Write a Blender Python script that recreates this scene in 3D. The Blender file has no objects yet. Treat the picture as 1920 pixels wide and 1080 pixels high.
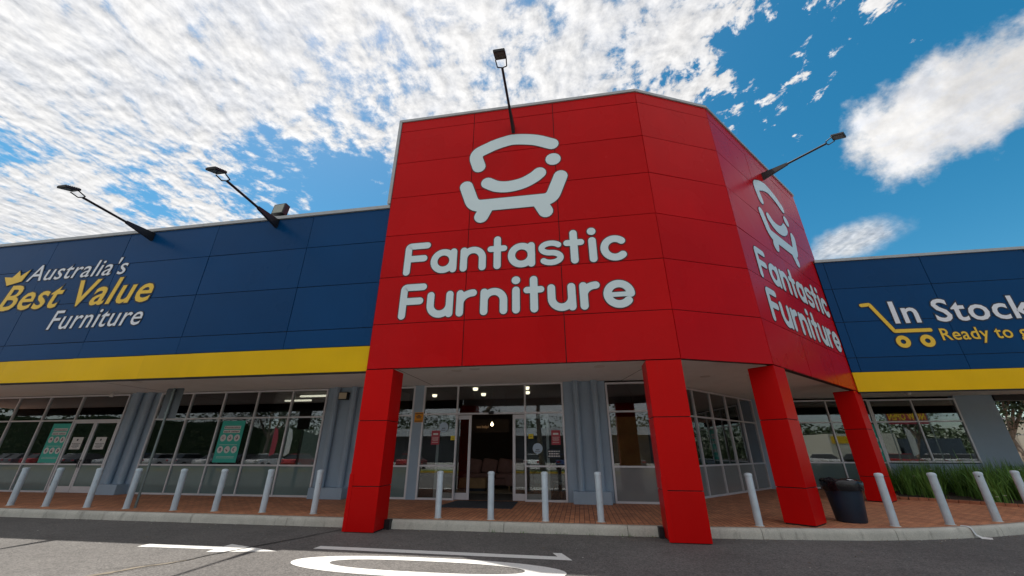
import bpy, math, random
from mathutils import Vector, Matrix, noise as mnoise

# ------------------------------------------------------------------ camera, sky, sun, exposure
scene = bpy.context.scene
COL = scene.collection
random.seed(7)
R = math.radians

cam_data = bpy.data.cameras.new('camera')
cam_data.sensor_width = 36.0
cam_data.lens = 36.0 * 721.43 / 1920.0
cam_data.clip_start = 0.05
cam_data.clip_end = 3000
cam = bpy.data.objects.new('camera', cam_data)
cam.location = (0, 0, 1.65)
cam.rotation_euler = (R(90 + 23.089), 0, R(9.279))
COL.objects.link(cam)
scene.camera = cam

SUN = Vector((-0.39, 0.196, 1.0)).normalized()      # towards the sun
SUN_EL = math.asin(SUN.z)
SUN_ROT = math.atan2(SUN.x, SUN.y)
sun_data = bpy.data.lights.new('sun', 'SUN')
sun_data.energy = 3.5
sun_data.angle = R(0.5)
sun_data.color = (1.0, 0.95, 0.87)
sun = bpy.data.objects.new('sun', sun_data)
sun.rotation_euler = SUN.to_track_quat('Z', 'Y').to_euler()
sun.location = (-20, 10, 50)
COL.objects.link(sun)

scene.view_settings.view_transform = 'Standard'
scene.view_settings.look = 'None'
scene.view_settings.exposure = 0.78
scene.view_settings.gamma = 1.0
scene.render.engine = 'CYCLES'
scene.cycles.max_bounces = 8
scene.cycles.transparent_max_bounces = 16
scene.cycles.use_denoising = True
scene.cycles.sample_clamp_indirect = 6.0

world = bpy.data.worlds.new('World')
scene.world = world
world.use_nodes = True


class NT:
    """small helper to write node graphs"""
    def __init__(self, tree):
        self.t = tree
        self.n = tree.nodes
        self.l = tree.links

    def node(self, typ, **kw):
        n = self.n.new(typ)
        for k, v in kw.items():
            setattr(n, k, v)
        return n

    def put(self, sock, v):
        if isinstance(v, bpy.types.NodeSocket):
            self.l.new(v, sock)
        elif v is not None:
            sock.default_value = v

    def math(self, op, a, b=None, c=None, clamp=False):
        n = self.node('ShaderNodeMath', operation=op, use_clamp=clamp)
        for i, v in enumerate((a, b, c)):
            if v is not None:
                self.put(n.inputs[i], v)
        return n.outputs[0]

    def vmath(self, op, a, b=None):
        n = self.node('ShaderNodeVectorMath', operation=op)
        self.put(n.inputs[0], a)
        if b is not None:
            self.put(n.inputs[1], b)
        return n.outputs['Value'] if op in ('DOT_PRODUCT', 'LENGTH', 'DISTANCE') else n.outputs[0]

    def noise(self, vec, scale, detail=4, rough=0.5, dist=0.0):
        n = self.node('ShaderNodeTexNoise')
        if vec is not None:
            self.put(n.inputs['Vector'], vec)
        n.inputs['Scale'].default_value = scale
        n.inputs['Detail'].default_value = detail
        n.inputs['Roughness'].default_value = rough
        n.inputs['Distortion'].default_value = dist
        return n.outputs['Fac']

    def step(self, v, lo, hi, a=0.0, b=1.0, smooth=True):
        n = self.node('ShaderNodeMapRange', interpolation_type='SMOOTHSTEP' if smooth else 'LINEAR')
        self.put(n.inputs['Value'], v)
        self.put(n.inputs['From Min'], lo)
        self.put(n.inputs['From Max'], hi)
        self.put(n.inputs['To Min'], a)
        self.put(n.inputs['To Max'], b)
        return n.outputs['Result']

    def mix(self, fac, a, b):
        n = self.node('ShaderNodeMix', data_type='RGBA')
        self.put(n.inputs['Factor'], fac)
        self.put(n.inputs[6], a)
        self.put(n.inputs[7], b)
        return n.outputs[2]

    def mapping(self, vec, loc=(0, 0, 0), rot=(0, 0, 0), scale=(1, 1, 1)):
        n = self.node('ShaderNodeMapping')
        self.put(n.inputs['Vector'], vec)
        n.inputs['Location'].default_value = loc
        n.inputs['Rotation'].default_value = rot
        n.inputs['Scale'].default_value = scale
        return n.outputs[0]


def build_world():
    g = NT(world.node_tree)
    g.n.clear()
    out = g.node('ShaderNodeOutputWorld')
    bg = g.node('ShaderNodeBackground')
    bg.inputs['Strength'].default_value = 0.1
    g.l.new(bg.outputs[0], out.inputs[0])
    sky = g.node('ShaderNodeTexSky', sky_type='NISHITA')
    sky.sun_disc = False
    sky.sun_elevation = SUN_EL
    sky.sun_rotation = SUN_ROT
    sky.air_density = 1.0
    sky.dust_density = 0.7
    sky.ozone_density = 2.2
    tc = g.node('ShaderNodeTexCoord')
    d = tc.outputs['Generated']
    sep = g.node('ShaderNodeSeparateXYZ')
    g.l.new(d, sep.inputs[0])
    z = g.math('MAXIMUM', sep.outputs['Z'], 0.04)
    comb = g.node('ShaderNodeCombineXYZ')
    g.l.new(g.math('DIVIDE', sep.outputs['X'], z), comb.inputs[0])
    g.l.new(g.math('DIVIDE', sep.outputs['Y'], z), comb.inputs[1])
    P = comb.outputs[0]
    # high cloud sheet
    warp = g.node('ShaderNodeTexNoise')
    g.l.new(P, warp.inputs['Vector'])
    warp.inputs['Scale'].default_value = 2.0
    warp.inputs['Detail'].default_value = 3
    wv = g.vmath('SCALE', g.vmath('SUBTRACT', warp.outputs['Color'], (0.5, 0.5, 0.5)))
    wv.node.inputs['Scale'].default_value = 0.14
    Pw = g.vmath('ADD', P, wv)
    Ps = g.mapping(Pw, rot=(0, 0, R(4)), scale=(1.0, 0.84, 1.0))
    big = g.noise(Ps, 1.35, 3, 0.5)
    midn = g.noise(Ps, 5.0, 5, 0.58)
    fine = g.noise(Ps, 15.5, 10, 0.64)
    fine_s = g.noise(g.vmath('ADD', Ps, (-0.016, 0.010, 0)), 15.5, 5, 0.58)
    # the sheet ends along a great circle to the right
    b1 = Vector((0.43, 0.508, 0.746))
    b2 = Vector((0.317, 0.656, 0.685))
    nrm = b1.cross(b2).normalized()
    if nrm.dot(Vector((-0.64, 0.417, 0.646))) < 0:
        nrm = -nrm
    side = g.math('ADD', g.vmath('DOT_PRODUCT', d, tuple(nrm)), g.math('MULTIPLY', g.math('ADD', g.math('SUBTRACT', midn, 0.5), g.math('SUBTRACT', fine, 0.5)), 0.62))
    cover = g.step(side, -0.28, 0.17, -0.29, 0.054)
    # a clearer patch low on the left of the sheet
    for hv, h0, h1, amt in (((-0.565, 0.615, 0.55), 0.983, 0.998, 0.10), ((-0.47, 0.68, 0.56), 0.992, 0.9995, 0.09), ((-0.43, 0.52, 0.735), 0.988, 0.9995, 0.075), ((-0.66, 0.62, 0.43), 0.97, 0.998, 0.03)):
        hole = g.vmath('DOT_PRODUCT', d, tuple(Vector(hv).normalized()))
        cover = g.math('SUBTRACT', cover, g.step(hole, h0, h1, 0.0, amt))
    # unseen cloud added to the south, behind the viewer, to brighten the facade
    south = g.vmath('DOT_PRODUCT', d, tuple(Vector((0.45, -0.85, 0.35)).normalized()))
    cover = g.math('ADD', cover, g.step(south, 0.25, 0.75, 0.0, 0.20))
    v = g.math('ADD', g.math('MULTIPLY', big, 0.36), g.math('MULTIPLY', midn, 0.26))
    v = g.math('ADD', v, g.math('MULTIPLY', fine, 0.46))
    v = g.math('ADD', v, cover)
    sheet = g.math('MULTIPLY', g.step(v, 0.472, 0.590), 0.97)
    # a lone cumulus on the right and its wisps
    c1 = Vector((0.645, 0.560, 0.520)).normalized()
    ax = Vector((0.60, -0.70, 0.10))
    ax = (ax - c1 * ax.dot(c1)).normalized()
    up = c1.cross(ax)

    def blob(c, ax, up, rx, ry):
        a = g.math('DIVIDE', g.vmath('DOT_PRODUCT', g.vmath('SUBTRACT', d, tuple(c)), tuple(ax)), rx)
        b = g.math('DIVIDE', g.vmath('DOT_PRODUCT', g.vmath('SUBTRACT', d, tuple(c)), tuple(up)), ry)
        return g.math('SQRT', g.math('ADD', g.math('MULTIPLY', a, a), g.math('MULTIPLY', b, b)))
    cn1 = g.noise(d, 9.0, 8, 0.6)
    cn2 = g.noise(d, 34.0, 6, 0.6)
    pert = g.math('ADD', g.math('MULTIPLY', g.math('SUBTRACT', cn1, 0.5), 2.0), g.math('MULTIPLY', g.math('SUBTRACT', cn2, 0.5), 0.55))
    e1 = g.math('ADD', blob(c1, ax, up, 0.150, 0.098), pert)
    cum = g.step(e1, 0.60, 1.16, 1.0, 0.0)
    c2 = Vector((0.535, 0.752, 0.372)).normalized()
    ax2 = Vector((0.8, -0.55, 0.15))
    ax2 = (ax2 - c2 * ax2.dot(c2)).normalized()
    e2 = g.math('ADD', blob(c2, ax2, c2.cross(ax2), 0.085, 0.03), pert)
    wisp = g.step(e2, 0.3, 1.25, 0.8, 0.0)
    cl = g.math('MAXIMUM', g.math('MAXIMUM', sheet, cum), wisp)
    cl = g.math('MULTIPLY', cl, g.step(sep.outputs['Z'], 0.0, 0.10))
    # cloud brightness: thick parts a little greyer, brighter towards the sun
    tex = g.math('ADD', g.math('MULTIPLY', midn, 0.4), g.math('MULTIPLY', fine, 0.6))
    relief = g.math('SUBTRACT', fine, fine_s)
    sunny = g.step(g.vmath('DOT_PRODUCT', d, tuple(SUN)), 0.35, 1.0, 0.0, 1.0)
    lum = g.math('ADD', g.step(tex, 0.36, 0.64, 3.75, 4.85), g.math('MULTIPLY', relief, 5.5))
    lum_c = g.math('ADD', g.step(cn1, 0.30, 0.62, 5.7, 4.3), g.math('MULTIPLY', g.math('SUBTRACT', cn2, 0.5), 2.5))
    lum = g.math('ADD', g.math('MULTIPLY', lum, g.math('SUBTRACT', 1.0, cum)), g.math('MULTIPLY', lum_c, cum))
    lum = g.math('ADD', lum, g.math('ADD', g.math('MULTIPLY', sunny, 0.8), g.math('MULTIPLY', g.step(south, 0.2, 0.8), 0.6)))  # the added south cloud is brightened too, to light the store
    col = g.mix(g.step(tex, 0.4, 0.6), (0.93, 0.95, 1.0, 1), (1.0, 0.985, 0.97, 1))
    cc = g.vmath('SCALE', col)
    g.l.new(lum, cc.node.inputs['Scale'])
    blue = g.node('ShaderNodeHueSaturation')
    blue.inputs['Hue'].default_value = 0.478
    blue.inputs['Saturation'].default_value = 1.42
    blue.inputs['Value'].default_value = 0.77
    g.l.new(sky.outputs[0], blue.inputs['Color'])
    g.l.new(g.mix(cl, blue.outputs[0], cc), bg.inputs['Color'])


build_world()


# ------------------------------------------------------------------ helpers
def tag(o, label=None, cat=None, group=None, kind=None):
    if label: o['label'] = label
    if cat: o['category'] = cat
    if group: o['group'] = group
    if kind: o['kind'] = kind
    return o


def empty(name, loc=(0, 0, 0), rz=0.0, label=None, cat=None, group=None):
    o = bpy.data.objects.new(name, None)
    o.location = loc
    o.rotation_euler = (0, 0, rz)
    o.empty_display_size = 0.2
    COL.objects.link(o)
    return tag(o, label, cat, group)


class MB:
    """collects shapes into one mesh"""
    def __init__(self):
        self.v, self.f, self.m, self.s = [], [], [], []

    def add(self, verts, faces, mi=0, smooth=False):
        b = len(self.v)
        self.v += [tuple(p) for p in verts]
        for f in faces:
            self.f.append(tuple(b + i for i in f))
            self.m.append(mi)
            self.s.append(smooth)

    def box(self, lo, hi, mi=0, M=None):
        x0, y0, z0 = lo
        x1, y1, z1 = hi
        vs = [(x0, y0, z0), (x1, y0, z0), (x1, y1, z0), (x0, y1, z0), (x0, y0, z1), (x1, y0, z1), (x1, y1, z1), (x0, y1, z1)]
        if M: vs = [M @ Vector(p) for p in vs]
        self.add(vs, [(0, 3, 2, 1), (4, 5, 6, 7), (0, 1, 5, 4), (1, 2, 6, 5), (2, 3, 7, 6), (3, 0, 4, 7)], mi)

    def bar(self, a, b, r0, r1=None, n=10, mi=0, cap=True):
        a, b = Vector(a), Vector(b)
        r1 = r0 if r1 is None else r1
        d = (b - a).normalized()
        u = d.orthogonal().normalized()
        w = d.cross(u)
        vs = []
        for c, r in ((a, r0), (b, r1)):
            for i in range(n):
                t = 2 * math.pi * i / n
                vs.append(c + (u * math.cos(t) + w * math.sin(t)) * r)
        self.add(vs, [(i, (i + 1) % n, n + (i + 1) % n, n + i) for i in range(n)], mi, True)
        if cap:
            self.add(vs[:n], [tuple(reversed(range(n)))], mi)
            self.add(vs[n:], [tuple(range(n))], mi)

    def tube(self, pts, r, n=8, mi=0):
        for a, b in zip(pts[:-1], pts[1:]):
            self.bar(a, b, r, r, n, mi)

    def lathe(self, prof, c=(0, 0, 0), n=24, mi=0, sx=1.0, sy=1.0, smooth=True):
        vs = []
        for r, z in prof:
            for i in range(n):
                t = 2 * math.pi * i / n
                vs.append((c[0] + r * math.cos(t) * sx, c[1] + r * math.sin(t) * sy, c[2] + z))
        fs = []
        for k in range(len(prof) - 1):
            for i in range(n):
                j = (i + 1) % n
                fs.append((k * n + i, k * n + j, (k + 1) * n + j, (k + 1) * n + i))
        self.add(vs, fs, mi, smooth)
        self.add(vs[:n], [tuple(reversed(range(n)))], mi)
        self.add(vs[-n:], [tuple(range(n))], mi)

    def prism(self, poly, z0, z1, mi=0):
        """poly: CCW (x, y); extruded along z"""
        n = len(poly)
        vs = [(x, y, z0) for x, y in poly] + [(x, y, z1) for x, y in poly]
        fs = [tuple(reversed(range(n))), tuple(range(n, 2 * n))]
        fs += [(i, (i + 1) % n, n + (i + 1) % n, n + i) for i in range(n)]
        self.add(vs, fs, mi)

    def slab_xz(self, poly, y0, y1, mi=0):
        """poly in (x, z); front face at y0 (towards -Y), back at y1"""
        n = len(poly)
        ar = sum(poly[i][0] * poly[(i + 1) % n][1] - poly[(i + 1) % n][0] * poly[i][1] for i in range(n))
        if ar < 0: poly = poly[::-1]
        vs = [(x, y0, z) for x, z in poly] + [(x, y1, z) for x, z in poly]
        fs = [tuple(range(n)), tuple(reversed(range(n, 2 * n)))]
        fs += [((i + 1) % n, i, n + i, n + (i + 1) % n) for i in range(n)]
        self.add(vs, fs, mi)

    def ribbon(self, pts, w, y0, y1, mi=0, cap=8):
        """round-ended stroke in the x-z plane, thickness from y0 (front) to y1"""
        P = [Vector(p) for p in pts]
        n = len(P)
        L, Rr = [], []
        for i in range(n):
            a = P[max(i - 1, 0)]
            b = P[min(i + 1, n - 1)]
            if 0 < i < n - 1:
                t1 = (P[i] - a).normalized()
                t2 = (b - P[i]).normalized()
                t = (t1 + t2).normalized()
                k = 1.0 / max(0.5, t.dot(t1))
            else:
                t = (b - a).normalized()
                k = 1.0
            nn = Vector((-t.y, t.x)) * (w / 2 * k)
            L.append(P[i] + nn)
            Rr.append(P[i] - nn)
        te = (P[-1] - P[-2]).normalized()
        ts = (P[0] - P[1]).normalized()

        def arc(c, t):
            s = Vector((-t.y, t.x))
            return [c + (s * math.cos(math.pi * k / cap) + t * math.sin(math.pi * k / cap)) * (w / 2) for k in range(1, cap)]
        e = arc(P[-1], te)
        s = arc(P[0], ts)
        loop = L + e + Rr[::-1] + s          # clockwise seen with x right, z up
        N = len(loop)
        vs = [(p.x, y0, p.y) for p in loop] + [(p.x, y1, p.y) for p in loop]
        ri = lambda i: n + len(e) + (n - 1 - i)
        fs = []
        for i in range(n - 1):
            fs.append((i, ri(i), ri(i + 1), i + 1))
        fs.append(tuple([n - 1] + [ri(n - 1)] + list(range(n + len(e) - 1, n - 1, -1))))
        fs.append(tuple([ri(0)] + [0] + list(range(N - 1, N - 1 - len(s), -1))))
        back = [tuple(N + i for i in reversed(f)) for f in fs]
        sides = [(i, (i + 1) % N, N + (i + 1) % N, N + i) for i in range(N)]
        self.add(vs, fs + back + sides, mi)

    def ring(self, c, r0, r1, y0, y1, mi=0, n=40, rz=1.0):
        vs = []
        for y in (y0, y1):
            for r in (r0, r1):
                vs += [(c[0] + r * math.cos(2 * math.pi * i / n), y, c[1] + r * rz * math.sin(2 * math.pi * i / n)) for i in range(n)]
        fs = []
        for i in range(n):
            j = (i + 1) % n
            fs += [(i, j, n + j, n + i)[::-1] if False else (n + i, n + j, j, i), (2 * n + i, 2 * n + j, 3 * n + j, 3 * n + i), (n + j, n + i, 3 * n + i, 3 * n + j), (i, j, 2 * n + j, 2 * n + i)]
        fs = [tuple(f) for f in fs]
        self.add(vs, fs, mi)

    def build(self, name, mats, parent=None, bevel=0.0, loc=None, rot=None, fix=False):
        me = bpy.data.meshes.new(name)
        me.from_pydata(self.v, [], self.f)
        if not isinstance(mats, (list, tuple)): mats = [mats]
        for m in mats: me.materials.append(m)
        me.polygons.foreach_set('material_index', self.m)
        me.polygons.foreach_set('use_smooth', self.s)
        if fix:
            import bmesh
            bm = bmesh.new()
            bm.from_mesh(me)
            bmesh.ops.recalc_face_normals(bm, faces=bm.faces)
            bm.to_mesh(me)
            bm.free()
        me.update()
        o = bpy.data.objects.new(name, me)
        COL.objects.link(o)
        if parent: o.parent = parent
        if loc: o.location = loc
        if rot: o.rotation_euler = rot
        if bevel:
            b = o.modifiers.new('bevel', 'BEVEL')
            b.width = bevel
            b.segments = 2
            b.limit_method = 'ANGLE'
            b.angle_limit = R(40)
        return o


def copy_tree(o, parent=None):
    c = o.copy()
    COL.objects.link(c)
    if parent:
        c.parent = parent
        c.matrix_parent_inverse = o.matrix_parent_inverse.copy()
    for ch in list(o.children):
        copy_tree(ch, c)
    return c


# ------------------------------------------------------------------ materials
MATS = {}


def mat(name, color, rough=0.5, var=0.06, vscale=3.0, bump=0.0, bscale=40.0, metal=0.0, spec=0.5, coat=0.0,
        emit=None, estr=0.0, dirt=0.0, dirt_col=(0.05, 0.04, 0.035, 1)):
    m = bpy.data.materials.new(name)
    m.use_nodes = True
    g = NT(m.node_tree)
    bs = g.n['Principled BSDF']
    tc = g.node('ShaderNodeTexCoord')
    v = tc.outputs['Object']
    n1 = g.noise(v, vscale, 5, 0.6)
    f = g.step(n1, 0.3, 0.7, 1 - var, 1 + var, False)
    sc = g.vmath('SCALE', tuple(color[:3]))
    g.l.new(f, sc.node.inputs['Scale'])
    c = sc
    if dirt > 0:
        dn = g.noise(v, 1.7, 8, 0.68)
        c = g.mix(g.math('MULTIPLY', g.step(dn, 0.52, 0.72), dirt), c, dirt_col)
    g.l.new(c, bs.inputs['Base Color'])
    g.l.new(g.step(g.noise(v, vscale * 2.3, 4), 0.3, 0.7, max(0.02, rough - 0.05), min(1, rough + 0.06), False), bs.inputs['Roughness'])
    bs.inputs['Metallic'].default_value = metal
    bs.inputs['Specular IOR Level'].default_value = spec
    if coat: bs.inputs['Coat Weight'].default_value = coat
    if bump > 0:
        b = g.node('ShaderNodeBump')
        b.inputs['Strength'].default_value = bump
        b.inputs['Distance'].default_value = 0.02
        g.l.new(g.noise(v, bscale, 5, 0.6), b.inputs['Height'])
        g.l.new(b.outputs[0], bs.inputs['Normal'])
    if emit:
        bs.inputs['Emission Color'].default_value = (*emit, 1)
        bs.inputs['Emission Strength'].default_value = estr
    MATS[name] = m
    return m


def panel_mat(name, color, rough, wav=0.05, spec=0.2, scuff=0.10):
    """painted composite cladding: gloss with very slight waviness and rain streaks"""
    m = bpy.data.materials.new(name)
    m.use_nodes = True
    g = NT(m.node_tree)
    bs = g.n['Principled BSDF']
    v = g.node('ShaderNodeTexCoord').outputs['Object']
    n1 = g.noise(v, 0.6, 3, 0.5)
    st = g.noise(g.mapping(v, scale=(3.0, 3.0, 0.12)), 2.0, 6, 0.65)
    isl = g.node('ShaderNodeNewGeometry').outputs['Random Per Island']
    n1v = g.math('MULTIPLY', g.step(n1, 0.3, 0.7, 0.94, 1.06, False), g.step(isl, 0.0, 1.0, 0.94, 1.06, False))
    f = g.math('MULTIPLY', n1v, g.step(st, 0.35, 0.75, 1.01, 0.98, False))
    sc = g.vmath('SCALE', tuple(color))
    g.l.new(f, sc.node.inputs['Scale'])
    stain = g.math('MULTIPLY', g.step(st, 0.60, 0.78), g.step(g.noise(v, 0.9, 5, 0.6), 0.45, 0.65))
    chip = g.step(g.noise(v, 14.0, 7, 0.75), 0.68, 0.76)
    k = g.math('MAXIMUM', g.math('MULTIPLY', stain, scuff), g.math('MULTIPLY', chip, scuff))
    dirty = g.mix(k, sc, (0.10, 0.085, 0.075, 1))
    g.l.new(dirty, bs.inputs['Base Color'])
    g.l.new(g.step(n1, 0.3, 0.7, rough, rough + 0.07, False), bs.inputs['Roughness'])
    bs.inputs['Specular IOR Level'].default_value = spec
    b = g.node('ShaderNodeBump')
    b.inputs['Strength'].default_value = wav
    b.inputs['Distance'].default_value = 0.08
    g.l.new(g.noise(v, 1.6, 2, 0.5), b.inputs['Height'])
    g.l.new(b.outputs[0], bs.inputs['Normal'])
    MATS[name] = m
    return m


def glass_mat(name, tint=(0.80, 0.86, 0.85), boost=1.25, wav=0.004):
    m = bpy.data.materials.new(name)
    m.use_nodes = True
    g = NT(m.node_tree)
    g.n.clear()
    out = g.node('ShaderNodeOutputMaterial')
    tr = g.node('ShaderNodeBsdfTransparent')
    tr.inputs[0].default_value = (*tint, 1)
    gl = g.node('ShaderNodeBsdfGlossy')
    gl.inputs['Color'].default_value = (0.95, 0.97, 1.0, 1)
    gl.inputs['Roughness'].default_value = 0.005
    b = g.node('ShaderNodeBump')
    b.inputs['Strength'].default_value = wav
    b.inputs['Distance'].default_value = 0.05
    v = g.node('ShaderNodeTexCoord').outputs['Object']
    g.l.new(g.noise(v, 0.9, 2, 0.5), b.inputs['Height'])
    g.l.new(b.outputs[0], gl.inputs['Normal'])
    fr = g.node('ShaderNodeFresnel')
    fr.inputs['IOR'].default_value = 1.52
    f = g.math('MULTIPLY', fr.outputs[0], boost, clamp=True)
    mx = g.node('ShaderNodeMixShader')
    g.l.new(f, mx.inputs[0])
    g.l.new(tr.outputs[0], mx.inputs[1])
    g.l.new(gl.outputs[0], mx.inputs[2])
    g.l.new(mx.outputs[0], out.inputs[0])
    MATS[name] = m
    return m


def asphalt_mat():
    m = bpy.data.materials.new('asphalt')
    m.use_nodes = True
    g = NT(m.node_tree)
    bs = g.n['Principled BSDF']
    v = g.node('ShaderNodeTexCoord').outputs['Object']
    big = g.noise(v, 0.35, 5, 0.6)
    mid = g.noise(v, 3.0, 5, 0.6)
    spk = g.noise(v, 42.0, 5, 0.75)
    vor = g.node('ShaderNodeTexVoronoi')
    g.l.new(v, vor.inputs['Vector'])
    vor.inputs['Scale'].default_value = 40.0
    stone = g.node('ShaderNodeSeparateColor')
    g.l.new(vor.outputs['Color'], stone.inputs[0])
    base = g.mix(g.step(big, 0.35, 0.65), (0.102, 0.095, 0.090, 1), (0.132, 0.123, 0.116, 1))
    k = g.math('MULTIPLY', g.step(mid, 0.3, 0.7, 0.9, 1.1, False), g.step(spk, 0.30, 0.70, 0.55, 1.45, False))
    k = g.math('MULTIPLY', k, g.step(stone.outputs[0], 0.0, 1.0, 0.66, 1.34, False))
    s = g.vmath('SCALE', base)
    g.l.new(k, s.node.inputs['Scale'])
    # tyre-worn, slightly oily drips
    oil = g.step(g.noise(v, 1.1, 7, 0.72), 0.54, 0.72)
    c = g.mix(g.math('MULTIPLY', oil, 0.35), s, (0.05, 0.047, 0.045, 1))
    # pale grit and bits of litter
    v2 = g.node('ShaderNodeTexVoronoi')
    g.l.new(v, v2.inputs['Vector'])
    v2.inputs['Scale'].default_value = 2.6
    bits = g.step(v2.outputs['Distance'], 0.020, 0.034, 1.0, 0.0)
    c = g.mix(g.math('MULTIPLY', bits, 0.75), c, (0.5, 0.47, 0.42, 1))
    g.l.new(c, bs.inputs['Base Color'])
    bs.inputs['Roughness'].default_value = 0.82
    b = g.node('ShaderNodeBump')
    b.inputs['Strength'].default_value = 0.5
    b.inputs['Distance'].default_value = 0.01
    g.l.new(g.math('ADD', spk, vor.outputs['Distance']), b.inputs['Height'])
    g.l.new(b.outputs[0], bs.inputs['Normal'])
    return m


def brick_paving_mat():
    m = bpy.data.materials.new('brick_paving')
    m.use_nodes = True
    g = NT(m.node_tree)
    bs = g.n['Principled BSDF']
    v = g.node('ShaderNodeTexCoord').outputs['Object']
    mp = g.mapping(v, rot=(0, 0, R(90)))
    br = g.node('ShaderNodeTexBrick')
    g.l.new(mp, br.inputs['Vector'])
    br.offset = 0.5
    br.inputs['Color1'].default_value = (0.62, 0.265, 0.130, 1)
    br.inputs['Color2'].default_value = (0.45, 0.178, 0.090, 1)
    br.inputs['Mortar'].default_value = (0.060, 0.045, 0.036, 1)
    br.inputs['Scale'].default_value = 1.0
    br.inputs['Mortar Size'].default_value = 0.007
    br.inputs['Mortar Smooth'].default_value = 0.3
    br.inputs['Brick Width'].default_value = 0.24
    br.inputs['Row Height'].default_value = 0.118
    n1 = g.noise(v, 1.1, 6, 0.65)
    n2 = g.noise(v, 30, 4, 0.6)
    k = g.math('MULTIPLY', g.step(n1, 0.3, 0.7, 0.78, 1.18, False), g.step(n2, 0.3, 0.7, 0.88, 1.12, False))
    s = g.vmath('SCALE', br.outputs['Color'])
    g.l.new(k, s.node.inputs['Scale'])
    spot = g.step(g.noise(v, 6.5, 5, 0.7), 0.66, 0.74)
    c = g.mix(g.math('MULTIPLY', spot, 0.55), s, (0.06, 0.045, 0.04, 1))
    g.l.new(c, bs.inputs['Base Color'])
    bs.inputs['Roughness'].default_value = 0.78
    b = g.node('ShaderNodeBump')
    b.inputs['Strength'].default_value = 0.6
    b.inputs['Distance'].default_value = 0.012
    h = g.math('SUBTRACT', g.math('MULTIPLY', n2, 0.4), br.outputs['Fac'])
    g.l.new(h, b.inputs['Height'])
    g.l.new(b.outputs[0], bs.inputs['Normal'])
    return m


def concrete_mat(name, color, stain=0.5):
    m = bpy.data.materials.new(name)
    m.use_nodes = True
    g = NT(m.node_tree)
    bs = g.n['Principled BSDF']
    v = g.node('ShaderNodeTexCoord').outputs['Object']
    n1 = g.noise(v, 1.5, 7, 0.65)
    n2 = g.noise(v, 45, 4, 0.65)
    n3 = g.noise(g.mapping(v, scale=(1, 1, 0.3)), 5, 7, 0.7)
    k = g.math('MULTIPLY', g.step(n1, 0.3, 0.7, 0.82, 1.12, False), g.step(n2, 0.3, 0.7, 0.86, 1.12, False))
    s = g.vmath('SCALE', tuple(color))
    g.l.new(k, s.node.inputs['Scale'])
    c = g.mix(g.math('MULTIPLY', g.step(n3, 0.54, 0.72), stain), s, (0.10, 0.085, 0.07, 1))
    g.l.new(c, bs.inputs['Base Color'])
    bs.inputs['Roughness'].default_value = 0.85
    b = g.node('ShaderNodeBump')
    b.inputs['Strength'].default_value = 0.35
    b.inputs['Distance'].default_value = 0.01
    g.l.new(n2, b.inputs['Height'])
    g.l.new(b.outputs[0], bs.inputs['Normal'])
    return m


def paint_mark_mat():
    m = bpy.data.materials.new('road_paint')
    m.use_nodes = True
    g = NT(m.node_tree)
    bs = g.n['Principled BSDF']
    v = g.node('ShaderNodeTexCoord').outputs['Object']
    wear = g.math('MULTIPLY', g.step(g.noise(v, 30, 7, 0.78), 0.56, 0.68), 0.85)
    c = g.mix(wear, (0.74, 0.73, 0.70, 1), (0.22, 0.21, 0.19, 1))
    g.l.new(c, bs.inputs['Base Color'])
    bs.inputs['Roughness'].default_value = 0.6
    return m


M_ASPH = asphalt_mat()
M_BRICK = brick_paving_mat()
M_KERB = concrete_mat('kerb_concrete', (0.52, 0.50, 0.44), 0.45)
M_PAINT = paint_mark_mat()
M_RED = panel_mat('red_cladding', (0.50, 0.004, 0.006), 0.24, 0.07, 0.08, 0.04)
M_PIL = panel_mat('red_pillar', (0.56, 0.004, 0.004), 0.30, 0.05, 0.08, 0.22)
M_BLUE = panel_mat('blue_cladding', (0.001, 0.046, 0.150), 0.26, 0.05, 0.10, 0.05)
M_YEL = panel_mat('yellow_cladding', (0.76, 0.46, 0.001), 0.20, 0.16, 0.12, 0.06)
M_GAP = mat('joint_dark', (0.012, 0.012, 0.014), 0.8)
M_TRIM = mat('grey_flashing', (0.36, 0.37, 0.38), 0.45, metal=0.3, dirt=0.25)
M_SOFF = mat('soffit_paint', (0.80, 0.81, 0.80), 0.75, 0.05, 0.6, dirt=0.12, dirt_col=(0.30, 0.28, 0.25, 1))
M_WALL = mat('bluegrey_render', (0.33, 0.43, 0.54), 0.7, 0.06, 0.8, bump=0.08, bscale=60, dirt=0.12, dirt_col=(0.25, 0.31, 0.38, 1))
M_PIPE = mat('bluegrey_pipe', (0.33, 0.43, 0.54), 0.5, 0.06, 1.5, dirt=0.12, dirt_col=(0.17, 0.19, 0.22, 1))
M_FRAME = mat('aluminium_frame', (0.66, 0.66, 0.70), 0.42, 0.05, 2, metal=0.25)
M_GLASS = glass_mat('shop_glass', (0.66, 0.70, 0.69), 2.3)
M_GLASS2 = glass_mat('door_glass', (0.76, 0.80, 0.79), 2.1)
M_LOWP = mat('backed_lower_glass', (0.135, 0.20, 0.205), 0.06, 0.12, 0.7, spec=0.6)
M_LOWG = mat('grey_lower_glass', (0.22, 0.23, 0.235), 0.07, 0.10, 0.7, spec=0.6)
M_BLACK = mat('black_metal', (0.010, 0.010, 0.013), 0.45)
M_WOODB = mat('plywood', (0.60, 0.33, 0.11), 0.6, 0.25, 2.2)
M_BOLL = mat('bollard_paint', (0.54, 0.63, 0.70), 0.42, 0.10, 4, dirt=0.45, dirt_col=(0.22, 0.23, 0.24, 1))
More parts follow.
